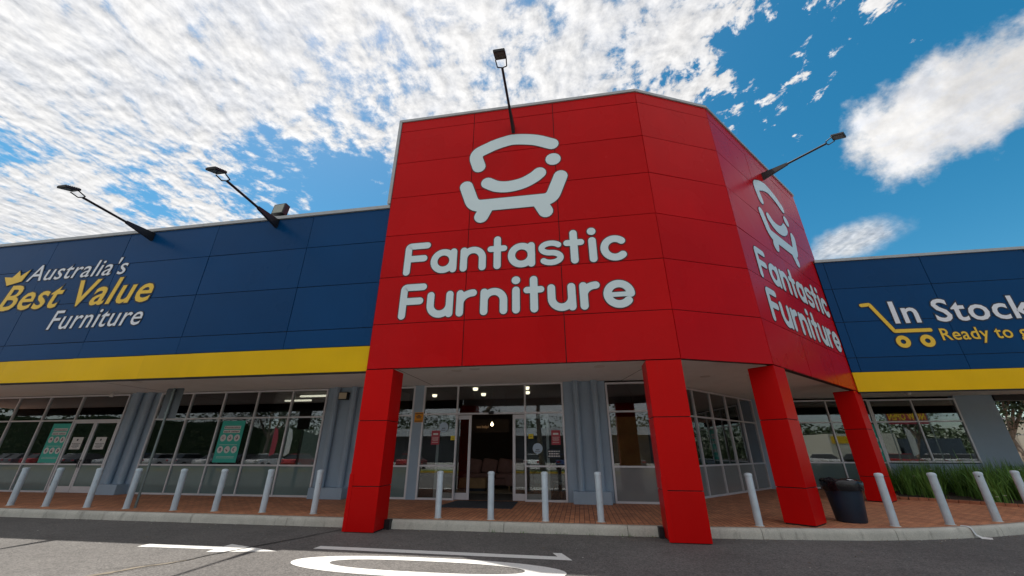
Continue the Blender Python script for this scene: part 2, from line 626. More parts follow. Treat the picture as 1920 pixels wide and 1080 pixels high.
def vary_per_object(m, amount):
    g = NT(m.node_tree)
    bs = g.n['Principled BSDF']
    rnd_ = g.node('ShaderNodeObjectInfo').outputs['Random']
    base = bs.inputs['Base Color'].links[0].from_socket
    tc = g.node('ShaderNodeTexCoord').outputs['Object']
    off = g.vmath('ADD', tc, g.vmath('SCALE', (7.0, 3.0, 11.0)))
    g.l.new(rnd_, off.node.inputs[1].links[0].from_node.inputs['Scale'])
    sc = g.vmath('SCALE', base)
    g.l.new(g.step(rnd_, 0.0, 1.0, 1 - amount, 1 + amount, False), sc.node.inputs['Scale'])
    scuff = g.step(g.noise(g.mapping(off, scale=(1, 1, 0.5)), 9.0, 7, 0.72), 0.60, 0.70)
    g.l.new(g.mix(g.math('MULTIPLY', scuff, 0.5), sc, (0.16, 0.155, 0.15, 1)), bs.inputs['Base Color'])


vary_per_object(M_BOLL, 0.08)
M_SIGNG = mat('sign_grey_letter', (0.64, 0.75, 0.79), 0.35, 0.015, 0.8, spec=0.25)
M_SIGNO = mat('sign_outline', (0.028, 0.010, 0.014), 0.5)
M_WHITE = mat('sign_white', (0.72, 0.74, 0.80), 0.35, 0.03)
M_GOLD = mat('sign_yellow', (0.80, 0.50, 0.015), 0.35, 0.03)
M_NAVY = mat('sign_navy_outline', (0.004, 0.010, 0.030), 0.5)
M_TEAL = mat('poster_teal', (0.025, 0.46, 0.38), 0.5, 0.05)
M_PAPER = mat('poster_white', (0.68, 0.68, 0.68), 0.6, 0.03)
M_MAROON = mat('poster_maroon_ink', (0.10, 0.02, 0.05), 0.6)
M_PRED = mat('poster_red', (0.40, 0.045, 0.07), 0.5)
M_STICK = mat('sticker_pale_blue', (0.45, 0.58, 0.72), 0.5, 0.03)
M_INK = mat('dark_ink', (0.02, 0.03, 0.05), 0.6)
M_ORANGE = mat('warning_amber', (0.75, 0.30, 0.01), 0.5)
M_YSTK = mat('yellow_sticker', (0.75, 0.60, 0.02), 0.5)
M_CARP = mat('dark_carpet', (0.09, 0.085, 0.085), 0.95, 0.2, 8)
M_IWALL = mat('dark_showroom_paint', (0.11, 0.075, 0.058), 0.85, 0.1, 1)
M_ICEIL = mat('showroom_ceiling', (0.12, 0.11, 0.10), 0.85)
M_TUBE = mat('light_tube', (0.9, 0.9, 0.85), 0.5, emit=(1.0, 0.88, 0.70), estr=1.1)
M_LED = mat('downlight_lens', (0.9, 0.9, 0.85), 0.5, emit=(1.0, 0.85, 0.62), estr=1.7)
M_DIMLED = mat('downlight_off_lens', (0.62, 0.61, 0.58), 0.4)
M_SOFA = mat('brown_pink_upholstery', (0.30, 0.165, 0.15), 0.9, 0.12, 6, bump=0.15, bscale=120)
M_OAK = mat('pale_oak', (0.42, 0.25, 0.12), 0.55, 0.2, 4)
M_MAT = mat('doormat_rubber', (0.035, 0.042, 0.055), 0.9, 0.25, 20, bump=0.3, bscale=150)
M_BIN = mat('navy_bin_plastic', (0.008, 0.022, 0.045), 0.42, 0.15, 3)
M_BAG = mat('black_bin_bag', (0.010, 0.010, 0.013), 0.25, 0.1, 3)
M_SIGNBACK = mat('sign_back_grey', (0.10, 0.115, 0.13), 0.5, 0.08, 2, metal=0.3)
M_GALV = mat('galvanised_steel', (0.20, 0.24, 0.24), 0.5, 0.15, 6, metal=0.4)
M_LENS = mat('floodlight_lens', (0.05, 0.055, 0.045), 0.25, spec=0.3)
M_BEIGE = mat('beige_lamp_lens', (0.55, 0.48, 0.34), 0.4)
M_SOIL = mat('garden_soil', (0.05, 0.035, 0.025), 0.95, 0.3, 6)
M_EDGE = mat('edging_brick', (0.34, 0.14, 0.075), 0.8, 0.25, 5)
M_SEAL = mat('crack_seal', (0.018, 0.017, 0.017), 0.7, 0.2, 8)
M_SAND = mat('crack_sand', (0.20, 0.17, 0.13), 0.95, 0.25, 12)


def leaf_mat(name, c1, c2):
    m = bpy.data.materials.new(name)
    m.use_nodes = True
    g = NT(m.node_tree)
    bs = g.n['Principled BSDF']
    v = g.node('ShaderNodeTexCoord').outputs['Object']
    n = g.node('ShaderNodeNewGeometry').outputs['Random Per Island']
    f = g.math('ADD', g.math('MULTIPLY', n, 0.7), g.math('MULTIPLY', g.noise(v, 2.0, 3), 0.3))
    g.l.new(g.mix(f, (*c1, 1), (*c2, 1)), bs.inputs['Base Color'])
    bs.inputs['Roughness'].default_value = 0.5
    bs.inputs['Specular IOR Level'].default_value = 0.35
    bs.inputs['Transmission Weight'].default_value = 0.0
    return m


M_BLADE = leaf_mat('strappy_leaf', (0.04, 0.115, 0.02), (0.20, 0.38, 0.07))
M_GUM = leaf_mat('gum_leaf', (0.016, 0.032, 0.014), (0.075, 0.11, 0.045))
M_BARK = mat('gum_bark', (0.22, 0.17, 0.13), 0.9, 0.3, 4)

# ------------------------------------------------------------------ measures (metres, from the photograph's perspective)
ZP = 0.185                    # pavement
Y0 = 9.284                    # tower front
XL, XR = -5.36, 2.42          # tower front, left and right corner
C1 = Vector((XR, Y0))
C2 = Vector((4.812, 10.32))
C3 = Vector((10.077, 16.012))
ZT = [11.705, 10.34, 8.977, 7.60, 6.229, 4.834, 3.625]      # tower panel joints
ZTOP = 12.14
YL, YR = 9.344, 15.65         # wing fascias
ZW = [7.485, 6.14, 4.79, 4.275, 3.59]
ZWT = 8.65
YW, YRW = 13.90, 20.30        # glazed walls
ZS = 3.93                     # soffit
DR = (C3 - C2).normalized()   # along the right-hand tower face
ANG = math.atan2(DR.y, DR.x)
INN = Vector((-DR.y, DR.x))
DC = (C2 - C1).normalized()
ANGC = math.atan2(DC.y, DC.x)
GA, GB = Vector((2.45, 13.9)), Vector((8.02, 20.27))   # angled glass wall
DG = (GB - GA).normalized()
ANGG = math.atan2(DG.y, DG.x)

# ------------------------------------------------------------------ ground, pavement, kerb
def flat(name, poly, z, m, kind='structure'):
    mb = MB()
    mb.add([(x, y, z) for x, y in poly], [tuple(range(len(poly)))])
    o = mb.build(name, m)
    return tag(o, kind=kind)


flat('road', [(-900, -900), (900, -900), (900, 900), (-900, 900)], 0.0, M_ASPH)

KP = [(-45, 9.84), (-20, 9.84), (-6, 9.86), (0.5, 9.88), (2.6, 9.93), (3.6, 9.99), (4.5, 10.08), (5.7, 10.22), (6.75, 10.44),
      (7.77, 10.78), (8.6, 11.10), (9.5, 11.52), (10.4, 12.0), (11.6, 12.6), (13.2, 13.0), (16, 13.2), (45, 13.2)]


def offset_path(P, d):
    out = []
    for i in range(len(P)):
        a = Vector(P[max(i - 1, 0)])
        b = Vector(P[min(i + 1, len(P) - 1)])
        t = (b - a).normalized()
        out.append(Vector(P[i]) + Vector((-t.y, t.x)) * d)
    return out


back = offset_path(KP, 0.14)
pav = [(p.x, p.y) for p in back] + [(45, 26), (-45, 26)]
flat('pavement', pav, ZP, M_BRICK)


def resample(P, step):
    pts, acc = [], 0.0
    out = [Vector(P[0])]
    for a, b in zip(P[:-1], P[1:]):
        a, b = Vector(a), Vector(b)
        L = (b - a).length
        s = step - acc
        while s <= L:
            out.append(a.lerp(b, s / L))
            s += step
        acc = L - (s - step)
    out.append(Vector(P[-1]))
    return out


def build_kerb():
    mb = MB()
    prof = [(0, -0.05), (0.004, 0.10), (0.016, 0.150), (0.036, 0.178), (0.065, 0.190), (0.155, 0.192), (0.155, -0.05)]
    pts = resample(KP, 0.3)
    n = len(pts)
    tang = []
    for i in range(n):
        tang.append((pts[min(i + 1, n - 1)] - pts[max(i - 1, 0)]).normalized())
    seg = 9
    for s in range(0, n - 1, seg):
        idx = list(range(s, min(s + seg, n - 1) + 1))
        vs = []
        for k, i in enumerate(idx):
            p = pts[i].copy()
            t = tang[i]
            if k == 0: p = p + t * 0.006
            if k == len(idx) - 1: p = p - t * 0.006
            nn = Vector((-t.y, t.x))
            for d, z in prof:
                q = p + nn * d
                jit = 0.006 * mnoise.noise(Vector((q.x * 0.9, q.y * 0.9, z * 4)))
                vs.append((q.x, q.y + jit, z))
        m = len(prof)
        fs = []
        for k in range(len(idx) - 1):
            for j in range(m - 1):
                a = k * m + j
                fs.append((a, a + m, a + m + 1, a + 1))
        mb.add(vs, fs, 0, True)
        mb.add(vs[:m], [tuple(range(m))])
        mb.add(vs[-m:], [tuple(reversed(range(m)))])
    # dark bed seen in the joints
    for a, b in zip(pts[:-1], pts[1:]):
        t = (b - a).normalized()
        nn = Vector((-t.y, t.x))
        q = [a + nn * 0.05, b + nn * 0.05, b + nn * 0.14, a + nn * 0.14]
        mb.add([(p.x, p.y, 0.15) for p in q] + [(q[0].x, q[0].y, 0), (q[1].x, q[1].y, 0)], [(0, 1, 2, 3), (4, 5, 1, 0)], 1)
    o = mb.build('kerb', [M_KERB, M_GAP])
    tag(o, kind='structure')


build_kerb()


def mark(name, poly, z=0.005, m=None):
    return flat(name, poly, z, m or M_PAINT)


mark('road_marking', [(-8.40, 7.36), (-6.76, 7.40), (-6.73, 7.19), (-5.51, 7.45), (-6.80, 7.84), (-6.79, 7.62), (-8.40, 7.60)])
mark('road_marking', [(-5.0, 7.745), (-0.24, 7.66), (-0.44, 8.13), (-0.60, 8.13), (-0.50, 7.88), (-5.0, 7.965)])


def ellipse_mark():
    mb = MB()
    n = 72
    vs = []
    for i in range(n):
        t = 2 * math.pi * i / n
        c, s = math.cos(t), math.sin(t)
        f = lambda u, e: math.copysign(abs(u) ** e, u)
        vs.append((-2.55 + 2.24 * f(c, 0.85), 6.905 - 0.02 * c + 0.545 * f(s, 0.95), 0.005))
        vs.append((-2.53 + 1.60 * f(c, 0.80), 6.925 - 0.02 * c + 0.30 * f(s, 0.90), 0.005))
    fs = [(2 * i, 2 * ((i + 1) % n), 2 * ((i + 1) % n) + 1, 2 * i + 1) for i in range(n)]
    mb.add(vs, fs)
    tag(mb.build('road_marking', M_PAINT), kind='structure')


ellipse_mark()


def crack(pts, w0, w1, z, m, seed, wob=0.05, name='road_crack'):
    rnd = random.Random(seed)
    P = resample(pts, 0.07)
    mb = MB()
    vs = []
    for i, p in enumerate(P):
        t = (P[min(i + 1, len(P) - 1)] - P[max(i - 1, 0)]).normalized()
        nn = Vector((-t.y, t.x))
        k = i / max(1, len(P) - 1)
        w = (w0 + (w1 - w0) * k) * rnd.uniform(0.55, 1.3)
        o = nn * (wob * mnoise.noise(Vector((p.x * 2.2 + seed, p.y * 2.2, 0))) + rnd.uniform(-1, 1) * wob * 0.12)
        vs += [(*(p + nn * w / 2 + o), z), (*(p - nn * w / 2 + o), z)]
    mb.add(vs, [(2 * i, 2 * i + 1, 2 * i + 3, 2 * i + 2) for i in range(len(P) - 1)])
    tag(mb.build(name, m, fix=True), kind='structure')


crack([(-5.45, 9.78), (-5.91, 8.46), (-6.24, 7.64), (-6.42, 7.10), (-6.55, 6.65)], 0.03, 0.05, 0.009, M_SEAL, 3)
crack([(-6.50, 6.75), (-6.66, 6.45), (-6.90, 6.15), (-7.1, 5.7), (-7.2, 5.2)], 0.04, 0.16, 0.006, M_SAND, 5, 0.06)
crack([(-6.55, 6.65), (-6.78, 6.40), (-7.1, 6.14), (-7.4, 5.9)], 0.022, 0.012, 0.009, M_SEAL, 9, 0.05)
crack([(-6.55, 6.60), (-6.70, 6.20), (-6.95, 5.75), (-7.05, 5.3)], 0.018, 0.012, 0.009, M_SEAL, 12, 0.05)

# ------------------------------------------------------------------ the store
store = empty('furniture_store', (0, 12, 0), 0, 'red blue and yellow furniture store with a glazed shopfront under a tall red corner tower', 'store')


def part(mb, name, mats, parent=store, **kw):
    """build in world coordinates, then parent under the store (which sits at 0, 12, 0 unrotated)"""
    o = mb.build(name, mats, None, **kw)
    o.parent = parent
    def world_of(p):
        w = p.matrix_parent_inverse @ p.matrix_basis
        return world_of(p.parent) @ w if p.parent else p.matrix_basis
    w = world_of(parent)
    o.matrix_parent_inverse = w.inverted()
    return o


def T(x, y, ang):
    return Matrix.Translation((x, y, 0)) @ Matrix.Rotation(ang, 4, 'Z')


def cladding(mb, M, xs, zs, gap=0.02, th=0.05, tilt=0.0015, rnd=None, back=True):
    """grid of flush panels with dark joints; local x along the wall, -y outward"""
    rnd = rnd or random.Random(1)
    for i in range(len(xs) - 1):
        for k in range(len(zs) - 1):
            a, b = xs[i] + gap / 2, xs[i + 1] - gap / 2
            z1, z0 = zs[k] - gap / 2, zs[k + 1] + gap / 2
            t1, t2 = rnd.uniform(-tilt, tilt) * (b - a), rnd.uniform(-tilt, tilt) * (z1 - z0)
            vs = [(a, 0.004 + t1, z0), (b, 0.004 - t1, z0), (b, 0.004 - t1 + t2, z1), (a, 0.004 + t1 + t2, z1)]
            vs += [(x, th, z) for x, _, z in vs]
            vs = [M @ Vector(p) for p in vs]
            mb.add(vs, [(0, 1, 2, 3), (1, 0, 4, 5), (2, 1, 5, 6), (3, 2, 6, 7), (0, 3, 7, 4)], 0)
    if back:
        mb.box((xs[0] + 0.01, 0.03, zs[-1] + 0.012), (xs[-1] - 0.01, 0.16, zs[0]), 1, M)


zt = [ZTOP] + ZT
mb = MB()
cladding(mb, T(XL, Y0, 0), [0, 2.57, 5.17, XR - XL], zt, rnd=random.Random(3))
part(mb, 'tower_cladding', [M_RED, M_GAP])
mb = MB()
cladding(mb, T(C1.x, C1.y, ANGC), [0, (C2 - C1).length], zt, rnd=random.Random(4))
part(mb, 'tower_cladding', [M_RED, M_GAP])
LR = (C3 - C2).length
mb = MB()
cladding(mb, T(C2.x, C2.y, ANG), [0, 2.70, 5.25, LR], zt, rnd=random.Random(5))
part(mb, 'tower_cladding', [M_RED, M_GAP])
# tower sides, back and roof
mb = MB()
plan = [(XL + 0.02, Y0 + 0.05), (XR - 0.03, Y0 + 0.06), (C2.x - 0.06, C2.y + 0.06), (C3.x - 0.06, C3.y + 0.02), (C3.x - 0.06, 21.5), (XL + 0.02, 21.5)]
mb.prism(plan, 8.0, ZTOP - 0.25)
part(mb, 'tower_body', M_RED)


def coping_run(p, q, z0, z1, out=0.035, inn=0.22):
    p, q = Vector(p), Vector(q)
    L = (q - p).length
    a = math.atan2(q.y - p.y, q.x - p.x)
    mb = MB()
    mb.box((0, -out, z0), (L, inn, z1), 0, T(p.x, p.y, a))
    return mb


for p, q in (((XL - 0.03, Y0), (XR + 0.01, Y0)), (C1 + DC * 0.012, C2), (C2 + DR * 0.012, C3 + DR * 0.05)):
    part(coping_run(p, q, ZTOP, ZTOP + 0.10), 'coping', M_TRIM)
mb = MB()
mb.box((XL - 0.10, Y0 - 0.03, 8.78), (XL - 0.002, Y0 + 0.25, ZTOP + 0.10))
part(mb, 'corner_flashing', M_TRIM)

# blue wings with the yellow band
XRW = C2.x + (YR - C2.y) / DR.y * DR.x           # where the right wing meets the tower
lxs = [-32.0, -28.6, -25.1, -21.6, -18.12, -14.98, -11.47, -7.99, XL - 0.02]
rxs = [XRW + 0.04, 10.09, 13.45, 16.87, 20.3, 23.7]
for xs, y, sd in ((lxs, YL, 8), (rxs, YR, 9)):
    mb = MB()
    cladding(mb, T(0, y, 0), xs, [ZWT] + ZW[:4], rnd=random.Random(sd))
    part(mb, 'wing_cladding', [M_BLUE, M_GAP])
    mb = MB()
    ys = [-32, -28, -25.3, -22.7, -20.1, -17.6, -15.08, -12.53, -10.9, -7.6, XL - 0.02] if sd == 8 else [XRW + 0.04, 12.2, 15.3, 18.4, 23.7]
    cladding(mb, T(0, y, 0), ys, [ZW[3], ZW[4]], gap=0.012, tilt=0.006, rnd=random.Random(sd + 20))
    part(mb, 'fascia_band', [M_YEL, M_GAP])
    part(coping_run((xs[0], y), (xs[-1], y), ZWT, ZWT + 0.11, 0.05, 0.30), 'coping', M_TRIM)
# drip edge under the band, a thin dark angle
for x0, x1, y in ((-32, XL - 0.03, YL), (XRW + 0.05, 23.7, YR)):
    mb = MB()
    mb.box((x0, y - 0.004, 3.555), (x1, y + 0.1, 3.588))
    part(mb, 'drip_edge', M_GAP)
# roofs behind the parapets
mb = MB()
mb.box((-32, YL + 0.2, 7.6), (XL, 40, 7.8))
mb.box((XL, 21.5, 7.6), (XRW, 40, 7.8))
mb.box((XRW, YR + 0.2, 7.6), (23.7, 40, 7.8))
part(mb, 'roof', M_TRIM)

# soffits
sof = [(-32, YL + 0.11), (XL, YL + 0.11), (XL, Y0 + 0.17), (XR - 0.05, Y0 + 0.17), (C2.x - 0.10, C2.y + 0.16), (XRW - 0.10, YR + 0.16),
       (23.7, YR + 0.16), (23.7, 20.6), (8.02, 20.6), (GB.x, GB.y + .1), (GA.x, GA.y + .1), (-32, 14.2)]
mb = MB()
mb.prism(sof, ZS, ZS + 0.06)
part(mb, 'soffit', M_SOFF)
# fascia backs, so that the underside edges are closed
mb = MB()
mb.box((XL + 0.05, Y0 + 0.055, 3.64), (XR - 0.05, Y0 + 0.17, ZS - 0.002))
mb.box((0.05, 0.055, 3.64), ((C2 - C1).length - 0.05, 0.16, ZS - 0.002), 0, T(C1.x, C1.y, ANGC))
mb.box((0.05, 0.055, 3.64), (LR - 0.05, 0.16, ZS - 0.002), 0, T(C2.x, C2.y, ANG))
part(mb, 'fascia_return', M_SOFF)
# joint lines of the soffit sheets
for lo, hi, MM in (((XL + 0.10, Y0 + 0.2, ZS - 0.004), (XL + 0.115, YW, ZS + 0.01), None), ((-16.6, YL + 0.15, ZS - 0.004), (-16.588, YW, ZS + 0.01), None),
                   ((0, 0.2, ZS - 0.004), (0.012, 6.5, ZS + 0.01), T(C1.x + 0.1, C1.y, ANGC * 0.5))):
    mb = MB()
    mb.box(lo, hi, 0, MM)
    part(mb, 'soffit_joint', M_GAP)
# dark strip above the right-hand opening
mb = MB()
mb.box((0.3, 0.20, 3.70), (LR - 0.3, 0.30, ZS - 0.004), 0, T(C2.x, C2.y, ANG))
part(mb, 'dark_strip', M_GAP)


# pillars
def pillar(M, w, d, z0, skirt_left=False):
    mb = MB()
    gap = 0.018
    for za, zb in ((z0 + 0.02, 0.92), (0.92, 2.36), (2.36, 3.62)):
        mb.box((0, 0, za + gap / 2), (w, d, zb - gap / 2), 0, M)
    mb.box((0.02, 0.02, z0), (w - 0.02, d - 0.02, 3.62), 1, M)
    if skirt_left:
        # a cover plate fixed round the foot
        mb.box((-0.014, -0.012, z0 + 0.015), (0.085, -0.001, 1.18), 0, M)
        mb.box((0.085, -0.006, z0 + 0.015), (w - 0.002, -0.001, 0.90), 0, M)
    return part(mb, 'pillar', [M_PIL, M_GAP], bevel=0.004)


pillar(T(XL, Y0 + 0.012, 0), 0.75, 0.62, 0.0, True)
pillar(T(XR - 0.79, Y0 + 0.012, 0), 0.79, 0.62, 0.0, True)
pillar(T(C2.x, C2.y, ANG) @ Matrix.Translation((0.0, 0.012, 0)), 0.70, 0.60, ZP)
k = C3 - DR * 0.86
pillar(T(k.x, k.y, ANG) @ Matrix.Translation((0.0, 0.012, 0)), 0.84, 0.60, ZP)
# black blocks stand in for the shade of recesses beside the two front pillars
for x0, x1, y1 in ((XL + 0.76, XL + 0.89, 9.90), (XR - 0.90, XR - 0.80, 9.92)):
    mb = MB()
    mb.box((x0, Y0 + 0.46, 0.0), (x1, y1, 0.20))
    part(mb, 'recess_shade', M_BLACK)

# walls: piers and heads between the glazing
def wallbox(x0, x1, y, z0=0.10, z1=ZS - 0.002, t=0.25):
    mb = MB()
    mb.box((x0, y, z0), (x1, y + t, z1))
    part(mb, 'wall', M_WALL)


for a in ((-18.50, -17.0, YW), (-9.42, -8.02, YW), (-8.02, -6.9, YW + 0.003), (-5.92, -5.56, YW - 0.04), (-0.46, 0.97, YW), (-32, -26.4, YW), (2.36, 2.60, YW),
          (8.02, 9.30, YRW), (16.28, 17.74, YRW), (12.86, 16.28, YRW + 0.02, 0.1, 1.20)):
    wallbox(*a)
mb = MB()
mb.box((17.49, YRW + 0.25, 0.10), (17.735, 40, 7.6))
part(mb, 'wall', M_WALL)
mb = MB()
mb.box((17.76, YRW - 0.05, 3.68), (23.7, YRW + 0.10, ZS - 0.003))
part(mb, 'verandah_beam', M_BLACK)

# down pipes on block plinths
for px, pw in ((-17.98, 0.60), (-9.0, 0.72), (-0.03, 0.63)):
    for dx in (0, pw):
        mb = MB()
        mb.bar((px + dx, YW - 0.11, 0.52), (px + dx, YW - 0.11, ZS - 0.003), 0.105, n=20)
        mb.bar((px + dx, YW - 0.11, ZS - 0.07), (px + dx, YW - 0.11, ZS - 0.004), 0.13, n=20)
        part(mb, 'downpipe', M_PIPE)
    mb = MB()
    mb.box((px - 0.27, YW - 0.42, ZP - 0.01), (px + pw + 0.27, YW + 0.01, 0.53))
    part(mb, 'plinth', M_PIPE, bevel=0.015)


# ------------------------------------------------------------------ glazing
def glazing(M, xs, zs, y=0.0, skip=(), low=None, low_mat=None, glass=M_GLASS, fw=0.055, z_low=1.21, name='shop_window'):
    """frame with mullions at xs and transoms at zs; local x along the wall, -y outward. low: index of rows that are backed panels"""
    fr = MB()
    for i, x in enumerate(xs):
        w = fw if 0 < i < len(xs) - 1 else fw * 1.15
        fr.box((x - w / 2, y - 0.045, zs[0]), (x + w / 2, y + 0.065, zs[-1]), 0, M)
    for k, z in enumerate(zs):
        for i in range(len(xs) - 1):
            if (i, k) in skip: continue
            h = fw if 0 < k < len(zs) - 1 else fw * 1.1
            zl, zh = z - h / 2, z + h / 2
            if k == 0: zl, zh = z, z + h
            if k == len(zs) - 1: zl, zh = z - h, z
            fr.box((xs[i] + fw / 2, y - 0.040, zl), (xs[i + 1] - fw / 2, y + 0.060, zh), 0, M)
    root = part(fr, name, M_FRAME)
    gl, lp = MB(), MB()
    for k in range(len(zs) - 1):
        for i in range(len(xs) - 1):
            if ('p', i, k) in skip: continue
            a, b = (xs[i] + fw * 0.4, y, zs[k] + fw * 0.4), (xs[i + 1] - fw * 0.4, y + 0.010, zs[k + 1] - fw * 0.4)
            if low and k in low: lp.box(a, b, 0, M)
            else: gl.box(a, b, 0, M)
    if gl.v: part(gl, 'glass', glass, root)
    if lp.v: part(lp, 'lower_panel', low_mat or M_LOWP, root)
    return root


I4 = T(0, YW, 0)
ZG = [0.19, 1.20, 2.87, 3.90]
# left-hand window with the double doors at its right end
glazing(I4, [-26.4, -24.33, -22.64, -20.91, -18.55], ZG, low=(0,), skip={('p', 3, 0), ('p', 3, 1), (3, 1), (3, 0)})
glazing(I4, [-16.96, -15.45, -13.93, -12.43, -10.92, -9.46], ZG, low=(0,))
glazing(I4, [-6.9, -5.92], ZG, low=(0,))
# entrance: side lights and head
ENT = [-5.52, -4.25, -1.81, -0.50]
glazing(I4, ENT, [0.19, 1.22, 2.90, 3.92], glass=M_GLASS2, skip={('p', 1, 0), ('p', 1, 1), (1, 1), (1, 0)}, name='entrance_glazing')
glazing(I4, [1.01, 2.32], [0.19, 1.22, 2.90, 3.86], low=(0,), low_mat=M_LOWG)
LG = (GB - GA).length
glazing(T(GA.x, GA.y, ANGG), [0.06, 1.45, 2.87, 4.27, 5.68, 7.09, LG], ZG, low=(0,), low_mat=M_LOWG)
glazing(T(0, YRW, 0), [9.33, 11.16, 12.86], [0.22, 1.23, 2.87, 3.84], low=(0,))
glazing(T(0, YRW, 0), [12.93, 14.58, 16.26], [1.24, 2.87, 3.82])


# hinged double doors (left)
def door_leaf(x0, x1, parent_name, side):
    fr = MB()
    w = 0.075
    y = YW - 0.03
    fr.box((x0, y, 0.2), (x0 + w, y + 0.05, 2.84))
    fr.box((x1 - w, y, 0.2), (x1, y + 0.05, 2.84))
    for z0, z1 in ((0.2, 0.42), (1.17, 1.22), (2.75, 2.84)):
        fr.box((x0 + w, y + 0.002, z0), (x1 - w, y + 0.048, z1))
    root = part(fr, 'double_door', M_FRAME)
    gl = MB()
    gl.box((x0 + w * 0.8, y + 0.02, 1.2), (x1 - w * 0.8, y + 0.028, 2.78))
    part(gl, 'glass', M_GLASS, root)
    lp = MB()
    lp.box((x0 + w * 0.8, y + 0.018, 0.4), (x1 - w * 0.8, y + 0.03, 1.18))
    part(lp, 'lower_panel', M_LOWP, root)
    h = MB()
    hx = x1 - 0.035 if side > 0 else x0 + 0.035
    h.tube([(hx, y, 1.10), (hx, y - 0.05, 1.10), (hx, y - 0.05, 1.35), (hx, y, 1.35)], 0.012)
    part(h, 'handle', M_BLACK, root)


door_leaf(-20.86, -19.76, 'double_door', 1)
door_leaf(-19.74, -18.60, 'double_door', -1)


# sliding leaves of the entrance, standing open behind the side lights
def sliding(x0, x1, y):
    fr = MB()
    w = 0.09
    fr.box((x0, y, 0.2), (x0 + w, y + 0.045, 2.86))
    fr.box((x1 - w, y, 0.2), (x1, y + 0.045, 2.86))
    fr.box((x0 + w, y + 0.002, 0.2), (x1 - w, y + 0.043, 0.40))
    fr.box((x0 + w, y + 0.002, 2.72), (x1 - w, y + 0.043, 2.86))
    root = part(fr, 'sliding_door', M_FRAME)
    gl = MB()
    gl.box((x0 + w * 0.8, y + 0.018, 0.38), (x1 - w * 0.8, y + 0.028, 2.74))
    part(gl, 'glass', M_GLASS2, root)


sliding(-4.98, -3.74, YW + 0.09)
sliding(-2.26, -1.02, YW + 0.09)
mb = MB()
mb.lathe([(0.0, -0.04), (0.05, -0.04), (0.075, -0.01), (0.075, 0.03), (0.05, 0.05)], (-3.0, YW - 0.07, 2.915), 16, sx=1.4, sy=0.6)
part(mb, 'door_sensor', M_BLACK)

# soffit down lights
for x, y, lit in ((-11.9, 11.0, 0), (-10.0, 11.0, 0), (-15.2, 11.4, 0), (-3.55, 11.3, 0), (-2.95, 11.15, 0), (0.7, 11.4, 0), (4.2, 13.6, 0), (5.6, 13.5, 0), (12.6, 18.0, 0), (15.6, 18.2, 0)):
    mb = MB()
    mb.lathe([(0.09, -0.016), (0.15, -0.014), (0.165, -0.002)], (x, y, ZS), 24)
    o = part(mb, 'downlight', M_DIMLED)

# ------------------------------------------------------------------ showroom interior
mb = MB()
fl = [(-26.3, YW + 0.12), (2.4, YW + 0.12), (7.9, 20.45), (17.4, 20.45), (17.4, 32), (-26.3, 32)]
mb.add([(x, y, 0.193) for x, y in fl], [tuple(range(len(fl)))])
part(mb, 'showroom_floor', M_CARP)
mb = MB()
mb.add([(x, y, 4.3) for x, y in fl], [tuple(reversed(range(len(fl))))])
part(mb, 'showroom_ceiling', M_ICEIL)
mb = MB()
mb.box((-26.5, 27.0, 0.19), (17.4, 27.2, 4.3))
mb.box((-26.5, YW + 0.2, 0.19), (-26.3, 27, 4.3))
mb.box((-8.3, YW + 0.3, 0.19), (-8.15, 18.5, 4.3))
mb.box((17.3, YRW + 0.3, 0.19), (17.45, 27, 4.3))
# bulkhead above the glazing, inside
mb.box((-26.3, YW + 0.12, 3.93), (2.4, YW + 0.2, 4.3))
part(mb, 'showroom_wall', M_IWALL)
for x, y in ((-24, 16.5), (-21.5, 18.5), (-19.5, 16.0), (-15.6, 16.5), (-14.6, 19.0), (-12.6, 17.5), (-11.2, 20), (-9.8, 16.2)):
    mb = MB()
    mb.box((x - 0.75, y - 0.06, 4.12), (x + 0.75, y + 0.06, 4.2))
    part(mb, 'strip_light', M_TUBE)
for x, y in ((-7.0, 18.9), (-4.45, 17.1), (-4.5, 18.9), (-2.15, 17.2), (-2.3, 18.6), (-12.6, 18.6), (-11.4, 18.2)):
    mb = MB()
    mb.lathe([(0.10, 4.18), (0.12, 4.29)], (x, y, 0), 16)
    part(mb, 'ceiling_spot', M_LED)


# ------------------------------------------------------------------ text
def text_mesh(txt, bold=0.0, shear=0.0):
    cu = bpy.data.curves.new('lettering', 'FONT')
    cu.body = txt
    cu.size = 1.0
    cu.offset = bold
    cu.shear = shear
    cu.resolution_u = 3
    cu.extrude = 0.02
    cu.space_character = 1.06
    ob = bpy.data.objects.new('lettering', cu)
    COL.objects.link(ob)
    dg = bpy.context.evaluated_depsgraph_get()
    me = bpy.data.meshes.new_from_object(ob.evaluated_get(dg))
    bpy.data.objects.remove(ob)
    bpy.data.curves.remove(cu)
    return me


CAPH = None


def cap_height():
    global CAPH
    if CAPH is None:
        me = text_mesh('H')
        CAPH = max(v.co.y for v in me.vertices)
        bpy.data.meshes.remove(me)
    return CAPH


